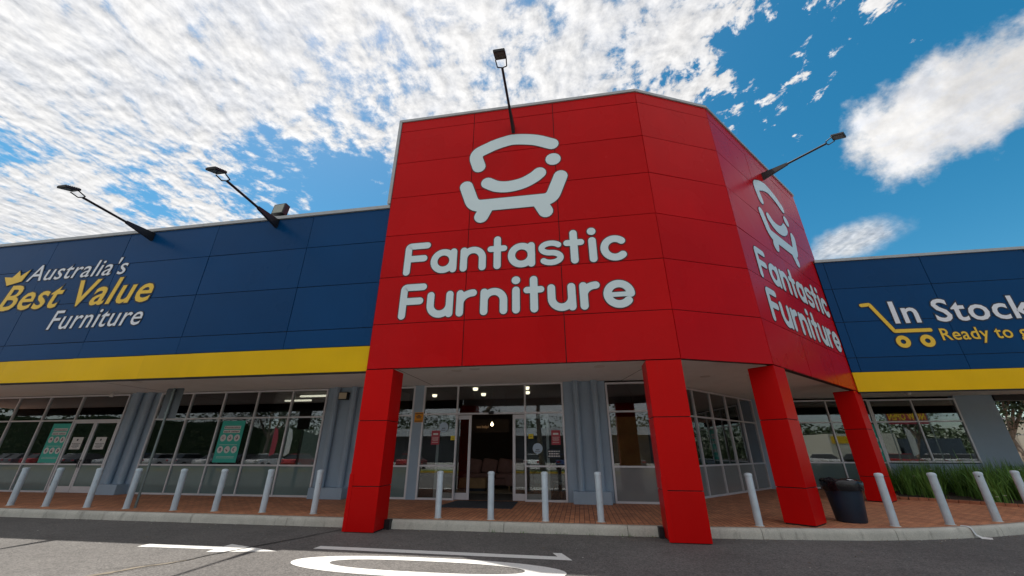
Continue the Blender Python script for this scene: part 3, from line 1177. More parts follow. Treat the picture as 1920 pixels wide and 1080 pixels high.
def text_part(txt, x0, x1, base, cap, y, m, parent, name='lettering', bold=0.0, shear=0.0, th=0.02, grow=0.0):
    """fit txt so that it spans x0..x1 with the given baseline and cap height; local x-z plane, front at y (towards -y)"""
    if ' ' in txt:
        # one part for each word, laid out as in the whole line
        def span(t):
            m_ = text_mesh(t, bold, shear)
            xs_ = [v.co.x for v in m_.vertices]
            bpy.data.meshes.remove(m_)
            return min(xs_), max(xs_)
        fa, fb = span(txt)
        k_ = (x1 - x0) / (fb - fa)
        words = txt.split(' ')
        o = None
        for i in range(len(words)):
            wa, wb = span(words[i])
            right = span(' '.join(words[:i + 1]))[1]
            left = right - (wb - wa)
            o = text_part(words[i], x0 + (left - fa) * k_, x0 + (right - fa) * k_, base, cap, y, m, parent, name, bold, shear, th, grow)
        return o
    ch = cap_height()
    me0 = text_mesh(txt, bold, shear)
    xa = min(v.co.x for v in me0.vertices)
    xb = max(v.co.x for v in me0.vertices)
    me = me0
    if grow:
        me = text_mesh(txt, bold + grow, shear)
    sx = (x1 - x0) / (xb - xa)
    sz = cap / ch
    for v in me.vertices:
        x, yy, zz = v.co
        v.co = (x0 + (x - xa) * sx, y + (0.0 if zz > 0 else th), base + yy * sz)
    if me is not me0: bpy.data.meshes.remove(me0)
    me.materials.clear()
    me.materials.append(m)
    for p in me.polygons: p.material_index = 0
    me.name = name
    o = bpy.data.objects.new(name, me)
    COL.objects.link(o)
    o.parent = parent
    return o


# ------------------------------------------------------------------ round stroke letters of the tower sign
def arc2(cx, cz, rx, rz, a0, a1, n=22):
    return [(cx + rx * math.cos(R(a0 + (a1 - a0) * i / n)), cz + rz * math.sin(R(a0 + (a1 - a0) * i / n))) for i in range(n + 1)]


def fillet(pts, r, n=7):
    out = [pts[0]]
    for i in range(1, len(pts) - 1):
        p0, p, p1 = Vector(pts[i - 1]), Vector(pts[i]), Vector(pts[i + 1])
        a, b = (p0 - p).normalized(), (p1 - p).normalized()
        ang = a.angle(b)
        t = min(r / math.tan(ang / 2), (p0 - p).length * 0.49, (p1 - p).length * 0.49)
        s, e = p + a * t, p + b * t
        for k in range(n + 1):
            u = k / n
            q = s * (1 - u) ** 2 + p * 2 * u * (1 - u) + e * u * u
            out.append((q.x, q.y))
    out.append(pts[-1])
    return out


def catmull(pts, n=8):
    P = [Vector(p) for p in pts]
    P = [P[0] * 2 - P[1]] + P + [P[-1] * 2 - P[-2]]
    out = []
    for i in range(1, len(P) - 2):
        for k in range(n):
            t = k / n
            out.append(tuple(0.5 * ((2 * P[i]) + (P[i + 1] - P[i - 1]) * t + (2 * P[i - 1] - 5 * P[i] + 4 * P[i + 1] - P[i + 2]) * t * t + (3 * P[i] - P[i - 1] - 3 * P[i + 1] + P[i + 2]) * t ** 3)))
    out.append(tuple(P[-2]))
    return out


XH, CAP, SW = 0.755, 1.03, 0.202


def letter(ch, x0, x1, b):
    h = SW / 2
    xl, xr, cx = x0 + h, x1 - h, (x0 + x1) / 2
    top = XH - h
    if ch == 'F':
        return [(fillet([(xl, b + h), (xl, b + CAP - h), (xr, b + CAP - h)], 0.09), SW), ([(xl, b + 0.50 * CAP), (xr - 0.07, b + 0.50 * CAP)], SW)]
    if ch == 'a':
        r = (XH - SW) / 2
        return [('ring', (x0 + h + r, b + XH / 2), r, SW), ([(xr, b + h), (xr, b + top)], SW)]
    if ch == 'n':
        r = (xr - xl) / 2
        return [([(xl, b + h), (xl, b + top)], SW), ([*reversed(arc2(cx, b + top - r, r, r, 0, 180, 20))] + [(xr, b + h)], SW)]
    if ch == 'u':
        r = (xr - xl) / 2
        return [([(xr, b + h), (xr, b + top)], SW), ([(xl, b + top)] + arc2(cx, b + h + r, r, r, 180, 360, 20), SW)]
    if ch == 'r':
        r = xr - xl
        return [([(xl, b + h), (xl, b + top)], SW), ([*reversed(arc2(xr - 0.02, b + top - r * 0.78, r - 0.02, r * 0.78, 90, 180, 14))] , SW)]
    if ch == 't':
        return [([(cx, b + h), (cx, b + CAP - h)], SW), ([(xl - 0.02, b + top - 0.02), (xr + 0.02, b + top - 0.02)], SW * 0.9)]
    if ch == 'i':
        return [([(cx, b + h), (cx, b + top)], SW), ([(cx - 0.004, b + CAP - h + 0.01), (cx + 0.004, b + CAP - h + 0.01)], SW * 1.12)]
    if ch == 'c':
        r = (XH - SW) / 2
        return [(arc2(cx, b + XH / 2, (xr - xl) / 2, r, 48, 312, 30), SW)]
    if ch == 'e':
        r = (XH - SW) / 2
        rx = (xr - xl) / 2
        return [(arc2(cx, b + XH / 2, rx, r, 0, 318, 36), SW), ([(xl + 0.03, b + XH / 2 - 0.015), (xr - 0.005, b + XH / 2 - 0.015)], SW * 0.62)]
    if ch == 's':
        w = SW * 0.82
        q = w / 2
        ry = (XH / 2 - q) / 2
        rx = (x1 - x0) / 2 - q
        up = arc2(cx, b + XH / 2 + ry, rx, ry, 35, 270, 26)
        lo = arc2(cx, b + XH / 2 - ry, rx, ry, 90, -145, 26)
        return [(up + lo[1:], w)]


FANT = [('F', -4.66, -3.90), ('a', -3.86, -3.09), ('n', -2.99, -2.25), ('t', -2.20, -1.66), ('a', -1.63, -0.88), ('s', -0.78, -0.11),
        ('t', -0.09, 0.45), ('i', 0.54, 0.80), ('c', 0.87, 1.62)]
FURN = [('F', -4.65, -3.90), ('u', -3.86, -3.12), ('r', -3.03, -2.45), ('n', -2.37, -1.64), ('i', -1.53, -1.29), ('t', -1.20, -0.67),
        ('u', -0.58, 0.14), ('r', 0.24, 0.78), ('e', 0.83, 1.60)]
EMBLEM = [
    (fillet([(-2.56, 9.84), (-2.72, 10.36), (-2.02, 10.67)], 0.30, 9)[:-1] + catmull([(-2.12, 10.63), (-1.78, 10.73), (-1.42, 10.775), (-0.80, 10.66), (-0.27, 10.42)]), 0.42),
    ([(-0.265, 9.82), (-0.245, 9.82)], 0.44),
    (catmull([(-2.27, 9.18), (-1.98, 9.02), (-1.62, 8.97), (-1.20, 9.04), (-0.86, 9.21), (-0.68, 9.36)]), 0.40),
    (fillet([(-2.93, 9.12), (-2.68, 8.38), (-0.36, 8.38), (-0.06, 9.16)], 0.34, 10), 0.41),
    ([(-2.28, 8.30), (-2.43, 7.99)], 0.42),
    ([(-0.68, 8.26), (-0.54, 7.98)], 0.42),
]


def tower_sign(name, loc, rz, label):
    root = empty(name, loc, rz, label, 'sign', 'emblem signs on the red tower')

    def strokes(nm, ss):
        f, o = MB(), MB()
        for k, st in enumerate(ss):
            if st[0] == 'ring':
                _, c, r, w = st
                f.ring(c, r - w / 2, r + w / 2, -0.010 - 0.0004 * k, -0.007, 0)
                o.ring(c, r - w / 2 - 0.026, r + w / 2 + 0.026, -0.0035 - 0.0003 * k, 0.006, 1)
                continue
            pts, w = st
            f.ribbon(pts, w, -0.010 - 0.0004 * k, -0.007, 0)
            o.ribbon(pts, w + 0.052, -0.0035 - 0.0003 * k, 0.006, 1)
        f.v, base = f.v, len(f.v)
        f.f += [tuple(i + base for i in q) for q in o.f]
        f.v += o.v
        f.m += o.m
        f.s += o.s
        return f.build(nm, [M_SIGNG, M_SIGNO], root)
    strokes('emblem', [([(x - XL, z) for x, z in p], w) for p, w in EMBLEM])
    for word, base in ((FANT, 6.245), (FURN, 4.935)):
        ss = []
        for ch, a, b in word: ss += letter(ch, a - XL, b - XL, base)
        strokes('lettering', ss)
    return root


tower_sign('logo_sign', (XL, Y0, 0), 0, 'grey armchair emblem and two-line store name on the wide front face of the red tower')
tower_sign('logo_sign', (C2.x + DR.x * 0.15, C2.y + DR.y * 0.15, 0), ANG, 'grey armchair emblem and store name on the narrow, receding right face of the red tower')

# value sign on the left wing
vs = empty('slogan_sign', (0, YL, 0), 0, 'white and yellow slogan with a small crown on the left blue wing', 'sign')
for txt, x0, x1, b, c, m, bo in (("Australia's", -18.66, -14.56, 7.10, 0.60, M_WHITE, 0.002), ('Best Value', -19.28, -13.16, 6.05, 0.90, M_GOLD, 0.012), ('Furniture', -16.72, -13.16, 5.27, 0.63, M_WHITE, 0.003)):
    text_part(txt, x0, x1, b, c, -0.010, m, vs, bold=bo, shear=0.18, th=0.003)
    text_part(txt, x0, x1, b, c, -0.006, M_NAVY, vs, name='outline', bold=bo, shear=0.18, th=0.009, grow=0.034)
cr = [(-19.47, 6.88), (-18.86, 7.05), (-18.72, 7.50), (-19.0, 7.24), (-19.20, 7.50), (-19.32, 7.20), (-19.70, 7.22)]
cr = [(-19.42, 6.99), (-18.84, 7.12), (-18.70, 7.56), (-19.02, 7.33), (-19.17, 7.55), (-19.36, 7.30), (-19.72, 7.34)]
mb = MB()
mb.slab_xz(cr, -0.018, -0.011)
cx_, cz_ = -19.2, 7.25
mb.slab_xz([(cx_ + (x - cx_) * 1.10, cz_ + (z - cz_) * 1.14) for x, z in cr], -0.009, 0.003, 1)
mb.build('crown', [M_GOLD, M_NAVY], vs)

# stock sign on the right wing
ss_ = empty('slogan_sign', (0, YR, 0), 0, 'white and yellow stock slogan with a yellow trolley on the right blue wing', 'sign')
text_part('In Stock', 11.76, 16.15, 6.02, 0.82, -0.010, M_WHITE, ss_, bold=0.015, th=0.003)
text_part('In Stock', 11.76, 16.15, 6.02, 0.82, -0.006, M_NAVY, ss_, name='outline', bold=0.015, th=0.009, grow=0.034)
text_part('Ready to go', 13.02, 15.95, 5.32, 0.42, -0.010, M_GOLD, ss_, bold=0.010, th=0.003)
text_part('Ready to go', 13.02, 15.95, 5.32, 0.42, -0.006, M_NAVY, ss_, name='outline', bold=0.010, th=0.009, grow=0.045)
mb = MB()
path = fillet([(10.86, 6.76), (11.13, 6.78), (11.62, 5.715), (12.75, 5.71)], 0.05, 4)
mb.ribbon(path, 0.13, -0.018, -0.011)
mb.ribbon(path, 0.20, -0.009, 0.003, 1)
for wx in (11.76, 12.53):
    mb.ring((wx, 5.315), 0.085, 0.225, -0.0185, -0.011)
    mb.ring((wx, 5.315), 0.050, 0.262, -0.0085, 0.003, 1)
mb.build('trolley', [M_GOLD, M_NAVY], ss_)


# ------------------------------------------------------------------ floodlights on arms
def arm_light(loc, rz, reach, rise, label, tilt=19):
    """arm from a wall bracket going outward along local -y"""
    root = empty('arm_floodlight', loc, rz, label, 'floodlight', 'floodlights on arms above the signs')
    d = Vector((0, -reach, rise)).normalized()
    L = math.hypot(reach, rise)
    mb = MB()
    # tapered bracket
    n = 4
    a, b = Vector((0, 0.0, 0)), d * L * 0.42
    vs = []
    for c, w, h in ((a, 0.050, 0.145), (b, 0.034, 0.045)):
        vs += [c + Vector((-w, 0, -h)), c + Vector((w, 0, -h)), c + Vector((w, 0, h)), c + Vector((-w, 0, h))]
    mb.add(vs, [(3, 2, 1, 0), (4, 5, 6, 7), (0, 1, 5, 4), (1, 2, 6, 5), (2, 3, 7, 6), (3, 0, 4, 7)])
    mb.build('bracket', M_BLACK, root, fix=True)
    mb = MB()
    mb.bar(d * L * 0.38, d * L, 0.038, 0.036)
    mb.build('arm', M_BLACK, root)
    e = d * L
    mb = MB()
    for s in (-1, 1):
        mb.tube([e, e + Vector((s * 0.13, -0.03, 0.0)), e + Vector((s * 0.15, -0.22, 0.05))], 0.017)
    mb.build('yoke', M_BLACK, root)
    M = Matrix.Translation(e + Vector((0, -0.30, 0.07))) @ Matrix.Rotation(R(tilt), 4, 'X')
    mb = MB()
    mb.box((-0.16, -0.23, -0.025), (0.16, 0.12, 0.038), 0, M)
    for k in range(7):
        mb.box((-0.145, -0.21 + k * 0.048, 0.038), (0.145, -0.196 + k * 0.048, 0.060), 0, M)
    h = mb.build('lamp_head', M_BLACK, root, bevel=0.008)
    mb = MB()
    mb.box((-0.13, -0.20, -0.032), (0.13, 0.09, -0.0255), 0, M)
    mb.build('lens', M_LENS, h)
    return root


arm_light((-14.02, YL - 0.01, 8.44), 0, 2.1, 0.12, 'black floodlight on a long arm above the left wing, nearest the left edge')
arm_light((-9.27, YL - 0.01, 8.48), 0, 2.02, 0.14, 'black floodlight on a long arm above the left wing, beside the small box floodlight')
arm_light((-1.47, Y0 - 0.01, 11.18), 0, 1.96, 0.32, 'black floodlight on an upright-looking arm over the tower front emblem')
arm_light((7.56, 13.29, 11.36), ANG, 2.05, 0.10, 'black floodlight on an arm from the right face of the red tower')

bx = empty('box_floodlight', (-9.36, 9.46, 8.76), 0, 'small black box floodlight standing on the left wing parapet', 'floodlight')
mb = MB()
mb.box((-0.06, -0.05, 0), (0.30, 0.10, 0.05))
mb.box((0.10, -0.02, 0.05), (0.14, 0.06, 0.30))
mb.build('stand', M_BLACK, bx)
M = Matrix.Translation((0, -0.05, 0.30)) @ Matrix.Rotation(R(-4), 4, 'Z') @ Matrix.Rotation(R(-6), 4, 'X')
mb = MB()
mb.box((-0.23, -0.10, -0.21), (0.23, 0.10, 0.21), 0, M)
hd = mb.build('lamp_head', M_BLACK, bx, bevel=0.012)
mb = MB()
mb.box((-0.19, -0.108, -0.17), (0.19, -0.101, 0.17), 0, M)
mb.build('lens', mat('pale_lens', (0.30, 0.32, 0.27), 0.3), hd)

# wall light, cameras, warning plate
wl = empty('wall_light', (-8.70, YW - 0.12, 3.60), 0, 'small beige wall light between the down pipes left of the front pillar', 'light')
mb = MB()
mb.box((-0.17, -0.07, -0.14), (0.17, 0.12, 0.14))
mb.build('housing', M_BLACK, wl, bevel=0.01)
mb = MB()
mb.box((-0.15, -0.085, -0.115), (0.15, -0.0705, 0.115))
mb.build('lens', M_BEIGE, wl)

cc = empty('security_camera', (-18.75, 13.35, 3.80), 0, 'white bullet camera under the left soffit above the double doors', 'camera')
mb = MB()
mb.box((-0.05, -0.30, -0.06), (0.05, 0.02, 0.05))
mb.build('camera_body', M_PAPER, cc, rot=(R(10), 0, R(50)))
mb = MB()
mb.bar((0, 0, 0.04), (0, 0.02, 0.128), 0.022)
mb.build('mount', M_PAPER, cc)
dc = empty('dome_camera', (13.4, 18.6, ZS), 0, 'small white dome camera under the right wing soffit', 'camera')
mb = MB()
mb.lathe([(0.02, -0.16), (0.07, -0.14), (0.095, -0.09), (0.10, -0.05)], (0, 0, 0), 18)
mb.build('dome', M_DIMLED, dc)
mb = MB()
mb.lathe([(0.11, -0.05), (0.12, -0.002)], (0, 0, 0), 18)
mb.build('base', M_PAPER, dc)

wp = empty('warning_plate', (-5.66, YW - 0.05, 2.80), 0, 'amber warning plate on the grey pier left of the entrance', 'sign')
mb = MB()
mb.box((-0.16, -0.012, -0.17), (0.16, 0, 0.17))
mb.build('plate', M_ORANGE, wp)
mb = MB()
for z, w in ((0.125, 0.28), (0.06, 0.10), (0.02, 0.2), (-0.02, 0.16), (-0.13, 0.28)):
    mb.box((-w / 2, -0.016, z - 0.012), (w / 2, -0.0125, z + 0.012))
mb.build('print', M_INK, wp)


# ------------------------------------------------------------------ posters, notices and stickers on the glass
def rough_lines(mb, x0, x1, z, h, y, rnd, mi=0):
    x = x0
    while x < x1 - 0.01:
        w = rnd.uniform(0.015, 0.06) * (h / 0.025)
        mb.box((x, y - 0.0012, z), (min(x + w, x1), y, z + h), mi)
        x += w + 0.012 * (h / 0.025)


def teal_poster(loc, w, h, label, rz=0, flip=1):
    root = empty('poster', loc, rz, label, 'poster', 'teal safety posters behind the shop windows')
    mb = MB()
    mb.box((-w / 2, 0, 0), (w / 2, 0.006, h))
    mb.build('sheet', M_TEAL, root)
    for z in (0.80, 0.70):
        mb = MB()
        mb.box((-w * 0.36, -0.003, h * z), (w * 0.36, -0.0002, h * (z + 0.075)))
        mb.build('title_strip', M_PAPER, root)
    text_part('Protecting', -w * 0.33, w * 0.33, h * 0.815, h * 0.042, -0.0045, M_MAROON, root, name='lettering', bold=0.02, th=0.001)
    text_part('each other', -w * 0.33, w * 0.33, h * 0.715, h * 0.042, -0.0045, M_MAROON, root, name='lettering', bold=0.02, th=0.001)
    rnd = random.Random(int(loc[0] * 10))
    for r_ in (0.58, 0.30):
        for k in (-1, 0, 1):
            c = k * w * 0.30
            mb = MB()
            mb.add([(c + 0.125 * w * math.cos(t), -0.002, h * r_ + 0.125 * w * math.sin(t)) for t in [2 * math.pi * i / 24 for i in range(24)]], [tuple(range(24))])
            for q in range(4):
                a = rnd.uniform(0, 6.28)
                mb.bar((c + 0.05 * w * math.cos(a), -0.004, h * r_ + 0.06 * w * math.sin(a)), (c - 0.05 * w * math.cos(a + 1), -0.004, h * r_ - 0.06 * w * math.sin(a + 1)), 0.009 * w, n=5, mi=1)
            mb.build('round_icon', [M_PAPER, M_MAROON], root)
    mb = MB()
    for z in (0.41, 0.13, 0.10):
        rough_lines(mb, -w * 0.38, w * 0.38, h * z, h * 0.010, -0.001, rnd)
    mb.build('small_print', M_PAPER, root)
    return root


teal_poster((-13.235, YW - 0.012, 1.29), 1.0, 1.48, 'teal safety poster with six round icons in the second left shop window')
teal_poster((-21.42, YW - 0.012, 1.25), 0.98, 1.50, 'teal safety poster with six round icons left of the glass double doors')
teal_poster((12.45, YRW - 0.012, 1.28), 0.85, 1.50, 'teal poster half hidden behind the far right pillar')


def notice(name, loc, w, h, m, lm, label, rows, cat='notice', group=None, rz=0, seed=1, head=None):
    root = empty(name, loc, rz, label, cat, group)
    mb = MB()
    mb.box((-w / 2, 0, -h / 2), (w / 2, 0.004, h / 2))
    mb.build('sheet', m, root)
    mb = MB()
    rnd = random.Random(seed)
    if head: mb.box((-w * 0.3, -0.002, h * head), (w * 0.3, -0.0004, h * (head + 0.13)))
    for z, hh, ww in rows:
        rough_lines(mb, -w * ww / 2, w * ww / 2, h * z, h * hh, -0.0006, rnd)
    mb.build('print', lm, root)
    return root


nr = [(0.20, 0.16, 0.14), (-0.06, 0.05, 0.8), (-0.17, 0.05, 0.6), (-0.28, 0.05, 0.7), (-0.38, 0.04, 0.4)]
notice('notice', (-20.31, YW - 0.038, 1.98), 0.52, 0.46, M_PAPER, M_INK, 'white paper notice on the left leaf of the glass double doors', nr, group='paper notices on the double doors', seed=2)
notice('notice', (-19.16, YW - 0.038, 1.98), 0.52, 0.46, M_PAPER, M_INK, 'white paper notice on the right leaf of the glass double doors', nr, group='paper notices on the double doors', seed=3)
rr = [(0.0, 0.03, 0.8), (-0.08, 0.03, 0.7), (-0.16, 0.03, 0.8), (-0.24, 0.03, 0.6), (-0.36, 0.03, 0.75)]
notice('notice', (-5.0, YW - 0.008, 2.12), 0.30, 0.46, M_PRED, M_PAPER, 'red notice on the glass left of the open entrance', rr, group='red notices by the entrance', seed=4, head=0.18)
notice('notice', (-0.78, YW - 0.008, 2.10), 0.30, 0.46, M_PRED, M_PAPER, 'red notice on the glass right of the open entrance', rr, group='red notices by the entrance', seed=5, head=0.18)
notice('notice', (-0.86, YW - 0.010, 1.60), 0.42, 0.26, M_INK, M_PAPER, 'small dark opening notice with white print low on the right side light', [(0.2, 0.14, 0.9), (-0.08, 0.14, 0.8), (-0.36, 0.14, 0.9)], seed=6)
notice('sticker', (-4.36, YW - 0.010, 2.10), 0.16, 0.14, M_YSTK, M_INK, 'small yellow sticker on the left side light of the entrance', [(-0.1, 0.12, 0.5)], cat='sticker', seed=7)
notice('sticker', (-1.62, YW - 0.010, 2.14), 0.16, 0.15, M_YSTK, M_INK, 'small yellow sticker on the right side light of the entrance', [(-0.1, 0.12, 0.5)], cat='sticker', seed=8)


def round_sticker(loc, label):
    root = empty('round_sticker', loc, 0, label, 'sticker', 'round door stickers at the entrance')
    mb = MB()
    mb.bar((0, 0, 0), (0, -0.004, 0), 0.165, n=32)
    mb.build('disc', M_STICK, root)
    text_part('auto', -0.06, 0.06, -0.055, 0.05, -0.006, M_INK, root, bold=0.03, th=0.001)
    text_part('door', -0.09, 0.09, -0.115, 0.04, -0.006, M_INK, root, bold=0.02, th=0.001)


round_sticker((-4.72, YW - 0.008, 2.46), 'round pale blue door sticker high on the left of the entrance')
round_sticker((-1.40, YW - 0.008, 1.76), 'round pale blue door sticker at mid height on the right of the entrance')

# things inside, near the glass
bd = empty('plywood_board', (1.66, YW + 0.10, 1.0), 0, 'bare plywood board standing behind the narrow window right of the entrance', 'board')
mb = MB()
mb.box((-0.58, 0, 0.0), (0.56, 0.02, 1.74))
mb.build('sheet', M_WOODB, bd)
mb = MB()
mb.box((-0.50, 0.02, -0.80), (-0.44, 0.07, 1.65))
mb.box((0.44, 0.02, -0.80), (0.50, 0.07, 1.65))
mb.build('batten', M_OAK, bd)
pb = empty('display_panel', (-9.83, YW + 0.075, 0.2), 0, 'pale grey display panel leaning inside the left shop window', 'panel')
mb = MB()
mb.box((-0.38, 0, 0.0), (0.28, 0.03, 2.25))
pb2 = mb.build('sheet', mat('pale_panel', (0.72, 0.80, 0.84), 0.5, 0.12, 3), pb)
pb2['label'] = 'pale grey panel with faint print'

mt = MB()
mt.prism([(-4.22, 12.15), (-2.0, 12.15), (-2.06, YW - 0.1), (-4.06, YW - 0.1)], ZP, ZP + 0.016)
tag(mt.build('doormat', M_MAT), 'dark rubber doormat on the brick paving at the open entrance', 'doormat')


def rounded(mb_args, name, m, parent, bev=0.05):
    mb = MB()
    for lo, hi, MM in mb_args: mb.box(lo, hi, 0, MM)
    return mb.build(name, m, parent, bevel=bev)


sf = empty('sofa', (-3.2, 17.9, 0.19), 0, 'brown pink sofa with loose back cushions inside the open entrance', 'sofa')
rounded([((-1.9, 0.0, 0.16), (1.0, 0.9, 0.42), None)], 'sofa_base', M_SOFA, sf)
for k in range(2):
    rounded([((-1.9 + 1.45 * k + 0.01, -0.02, 0.42), (-1.9 + 1.45 * (k + 1) - 0.01, 0.85, 0.60), None)], 'seat_cushion', M_SOFA, sf, 0.07)
for k in range(4):
    MM = Matrix.Translation((-1.55 + 0.72 * k, 0.62, 0.88)) @ Matrix.Rotation(R(-14), 4, 'X') @ Matrix.Rotation(R(8), 4, 'Y')
    rounded([((-0.34, -0.11, -0.30), (0.34, 0.11, 0.30), MM)], 'back_cushion', M_SOFA, sf, 0.09)
rounded([((0.15, -0.95, 0.20), (1.6, 0.0, 0.64), None)], 'chaise', M_SOFA, sf, 0.08)
rounded([((1.0, 0.0, 0.2), (1.3, 0.9, 0.80), None)], 'armrest', M_SOFA, sf, 0.07)
for x, y in ((-1.7, 0.1), (0.3, -0.85), (1.45, -0.85), (1.1, 0.8), (-1.7, 0.8)):
    mb = MB()
    mb.bar((x, y, 0), (x, y, 0.21), 0.018, 0.026)
    mb.build('leg', M_OAK, sf)
ct = empty('coffee_table', (-4.4, 17.15, 0.19), 0, 'low oak coffee table in front of the sofa', 'table')
rounded([((-0.55, -0.25, 0.12), (0.55, 0.25, 0.48), None)], 'cabinet', M_OAK, ct, 0.01)
mb = MB()
mb.box((-0.5, -0.2, 0.0), (0.5, 0.2, 0.12))
mb.build('plinth', M_INK, ct)
rg = MB()
rg.box((-5.3, 16.2, 0.197), (-1.6, 18.6, 0.209))
tag(rg.build('rug', mat('beige_rug', (0.30, 0.25, 0.19), 0.95, 0.2, 12)), 'pale beige rug under the sofa inside the entrance', 'rug')


def stool(x, y, rz, label):
    root = empty('dining_chair', (x, y, 0.19), rz, label, 'chair', 'pale dining chairs inside the entrance')
    mb = MB()
    mb.lathe([(0.10, 0.42), (0.22, 0.45), (0.25, 0.52), (0.23, 0.52), (0.0, 0.47)], (0, 0, 0), 18)
    mb.build('seat', M_PAPER, root)
    mb = MB()
    vsx = []
    for i in range(9):
        a = R(30 + 15 * i)
        vsx += [(0.25 * math.cos(a), 0.25 * math.sin(a), 0.50), (0.27 * math.cos(a), 0.29 * math.sin(a), 0.82 - 0.12 * abs(i - 4) / 4)]
        vsx += [(0.235 * math.cos(a), 0.235 * math.sin(a), 0.50), (0.255 * math.cos(a), 0.275 * math.sin(a), 0.82 - 0.12 * abs(i - 4) / 4)]
    fs = []
    for i in range(8):
        b, c = 4 * i, 4 * i + 4
        fs += [(b, c, c + 1, b + 1), (b + 2, b + 3, c + 3, c + 2), (b + 1, c + 1, c + 3, b + 3)]
    mb.add(vsx, fs, 0, True)
    mb.build('backrest', M_PAPER, root, fix=True)
    for sx in (-1, 1):
        for sy in (-1, 1):
            mb = MB()
            mb.bar((0.26 * sx, 0.24 * sy, 0), (0.12 * sx, 0.11 * sy, 0.46), 0.014, 0.02)
            mb.build('leg', M_OAK, root)


stool(-1.45, 15.4, 0.5, 'pale dining chair with oak legs just right of the open sliding door')
stool(-0.75, 15.0, -0.7, 'pale dining chair with oak legs at the right end of the right side light')
pl = empty('pendant_lamp', (-3.62, 16.9, 2.72), 0, 'lit round pendant lamp hanging inside above the open entrance', 'lamp')
mb = MB()
mb.lathe([(0.01, -0.06), (0.04, -0.045), (0.06, 0.0), (0.04, 0.045), (0.02, 0.10)], (0, 0, 0), 16)
mb.build('bulb', mat('pendant_glow', (0.9, 0.85, 0.7), 0.5, emit=(1.0, 0.80, 0.5), estr=5.0), pl)
mb = MB()
mb.bar((0, 0, 0.10), (0, 0, 1.57), 0.006, n=6)
mb.build('cord', M_BLACK, pl)
hs = empty('interior_sign', (-4.2, 18.98, 2.7), 0, 'dim lettering hung inside the dark showroom over the sofa', 'sign')
text_part('we help?', -0.62, -0.02, 0, 0.12, 0, mat('dim_letter_glow', (0.5, 0.3, 0.15), 0.5, emit=(1.0, 0.55, 0.25), estr=0.05), hs, bold=0.02)
mb = MB()
mb.box((-0.95, 0.022, -0.2), (0.95, 0.06, 0.4))
mb.build('board', M_IWALL, hs)
mb = MB()
for sx in (-0.8, 0.8): mb.bar((sx, 0.04, 0.4), (sx, 0.04, 1.58), 0.008, n=6)
mb.build('hanger', M_BLACK, hs)

# ------------------------------------------------------------------ bollards
BOL = [(-16.90, 10.52, 'pale grey bollard nearest the left edge of the photo'),
       (-15.57, 10.50, 'pale grey bollard before the left end of the double doors'),
       (-14.10, 10.50, 'pale grey bollard right of the double doors, third from the left edge'),
       (-12.70, 10.46, 'pale grey bollard touching the traffic sign post'),
       (-11.10, 10.42, 'pale grey bollard just right of the traffic sign post'),
       (-9.85, 10.46, 'pale grey bollard below the teal poster of the second left shop window'),
       (-8.40, 10.46, 'pale grey bollard second to the left of the left front pillar'),
       (-6.90, 10.44, 'pale grey bollard next to the left front pillar, on its left side'),
       (-3.50, 10.30, 'pale grey bollard between the left front pillar and the doormat'),
       (-2.19, 10.28, 'pale grey bollard standing before the open entrance'),
       (-0.89, 10.26, 'pale grey bollard before the right side light of the entrance'),
       (0.37, 10.36, 'pale grey bollard before the down pipes right of the entrance'),
       (3.71, 10.37, 'pale grey bollard between the right front pillar and the corner pillar'),
       (6.57, 10.80, 'pale grey bollard just right of the dark rubbish bin'),
       (7.91, 11.22, 'pale grey bollard in front of the grass bed, nearest the far pillar'),
       (9.35, 11.88, 'pale grey bollard with a dark hole near its top, in front of the grass bed'),
       (10.87, 12.77, 'pale grey bollard cut by the right edge of the photo')]
bproto = None
for i, (x, y, lab) in enumerate(BOL):
    if bproto is None:
        b = empty('bollard', (x, y, ZP))
        mb = MB()
        mb.lathe([(0.076, 0.0), (0.076, 0.975)], (0, 0, 0), 24)
        mb.build('post', M_BOLL, b)
        mb = MB()
        mb.lathe([(0.083, 0.962), (0.083, 1.0), (0.070, 1.022), (0.03, 1.034), (0.0, 1.036)], (0, 0, 0), 24)
        mb.build('cap', M_BOLL, b)
        mb = MB()
        mb.lathe([(0.10, -0.002), (0.096, 0.006), (0.077, 0.008)], (0, 0, 0), 24)
        mb.build('base_ring', M_KERB, b)
        bproto = b
    else:
        b = copy_tree(bproto)
        b.location = (x, y, ZP)
        b.rotation_euler = (R(random.uniform(-0.7, 0.7)), R(random.uniform(-0.7, 0.7)), random.uniform(0, 6))
    tag(b, lab, 'bollard', 'pale grey bollards along the kerb')
    if 'dark hole' in lab:
        mb = MB()
        d = Vector((-x, -y, 0)).normalized()
        d = Matrix.Rotation(-b.rotation_euler.z, 3, 'Z') @ d
        mb.bar(d * 0.07 + Vector((0, 0, 0.93)), d * 0.0775 + Vector((0, 0, 0.93)), 0.016, n=10)
        mb.build('bolt_hole', M_BLACK, b)

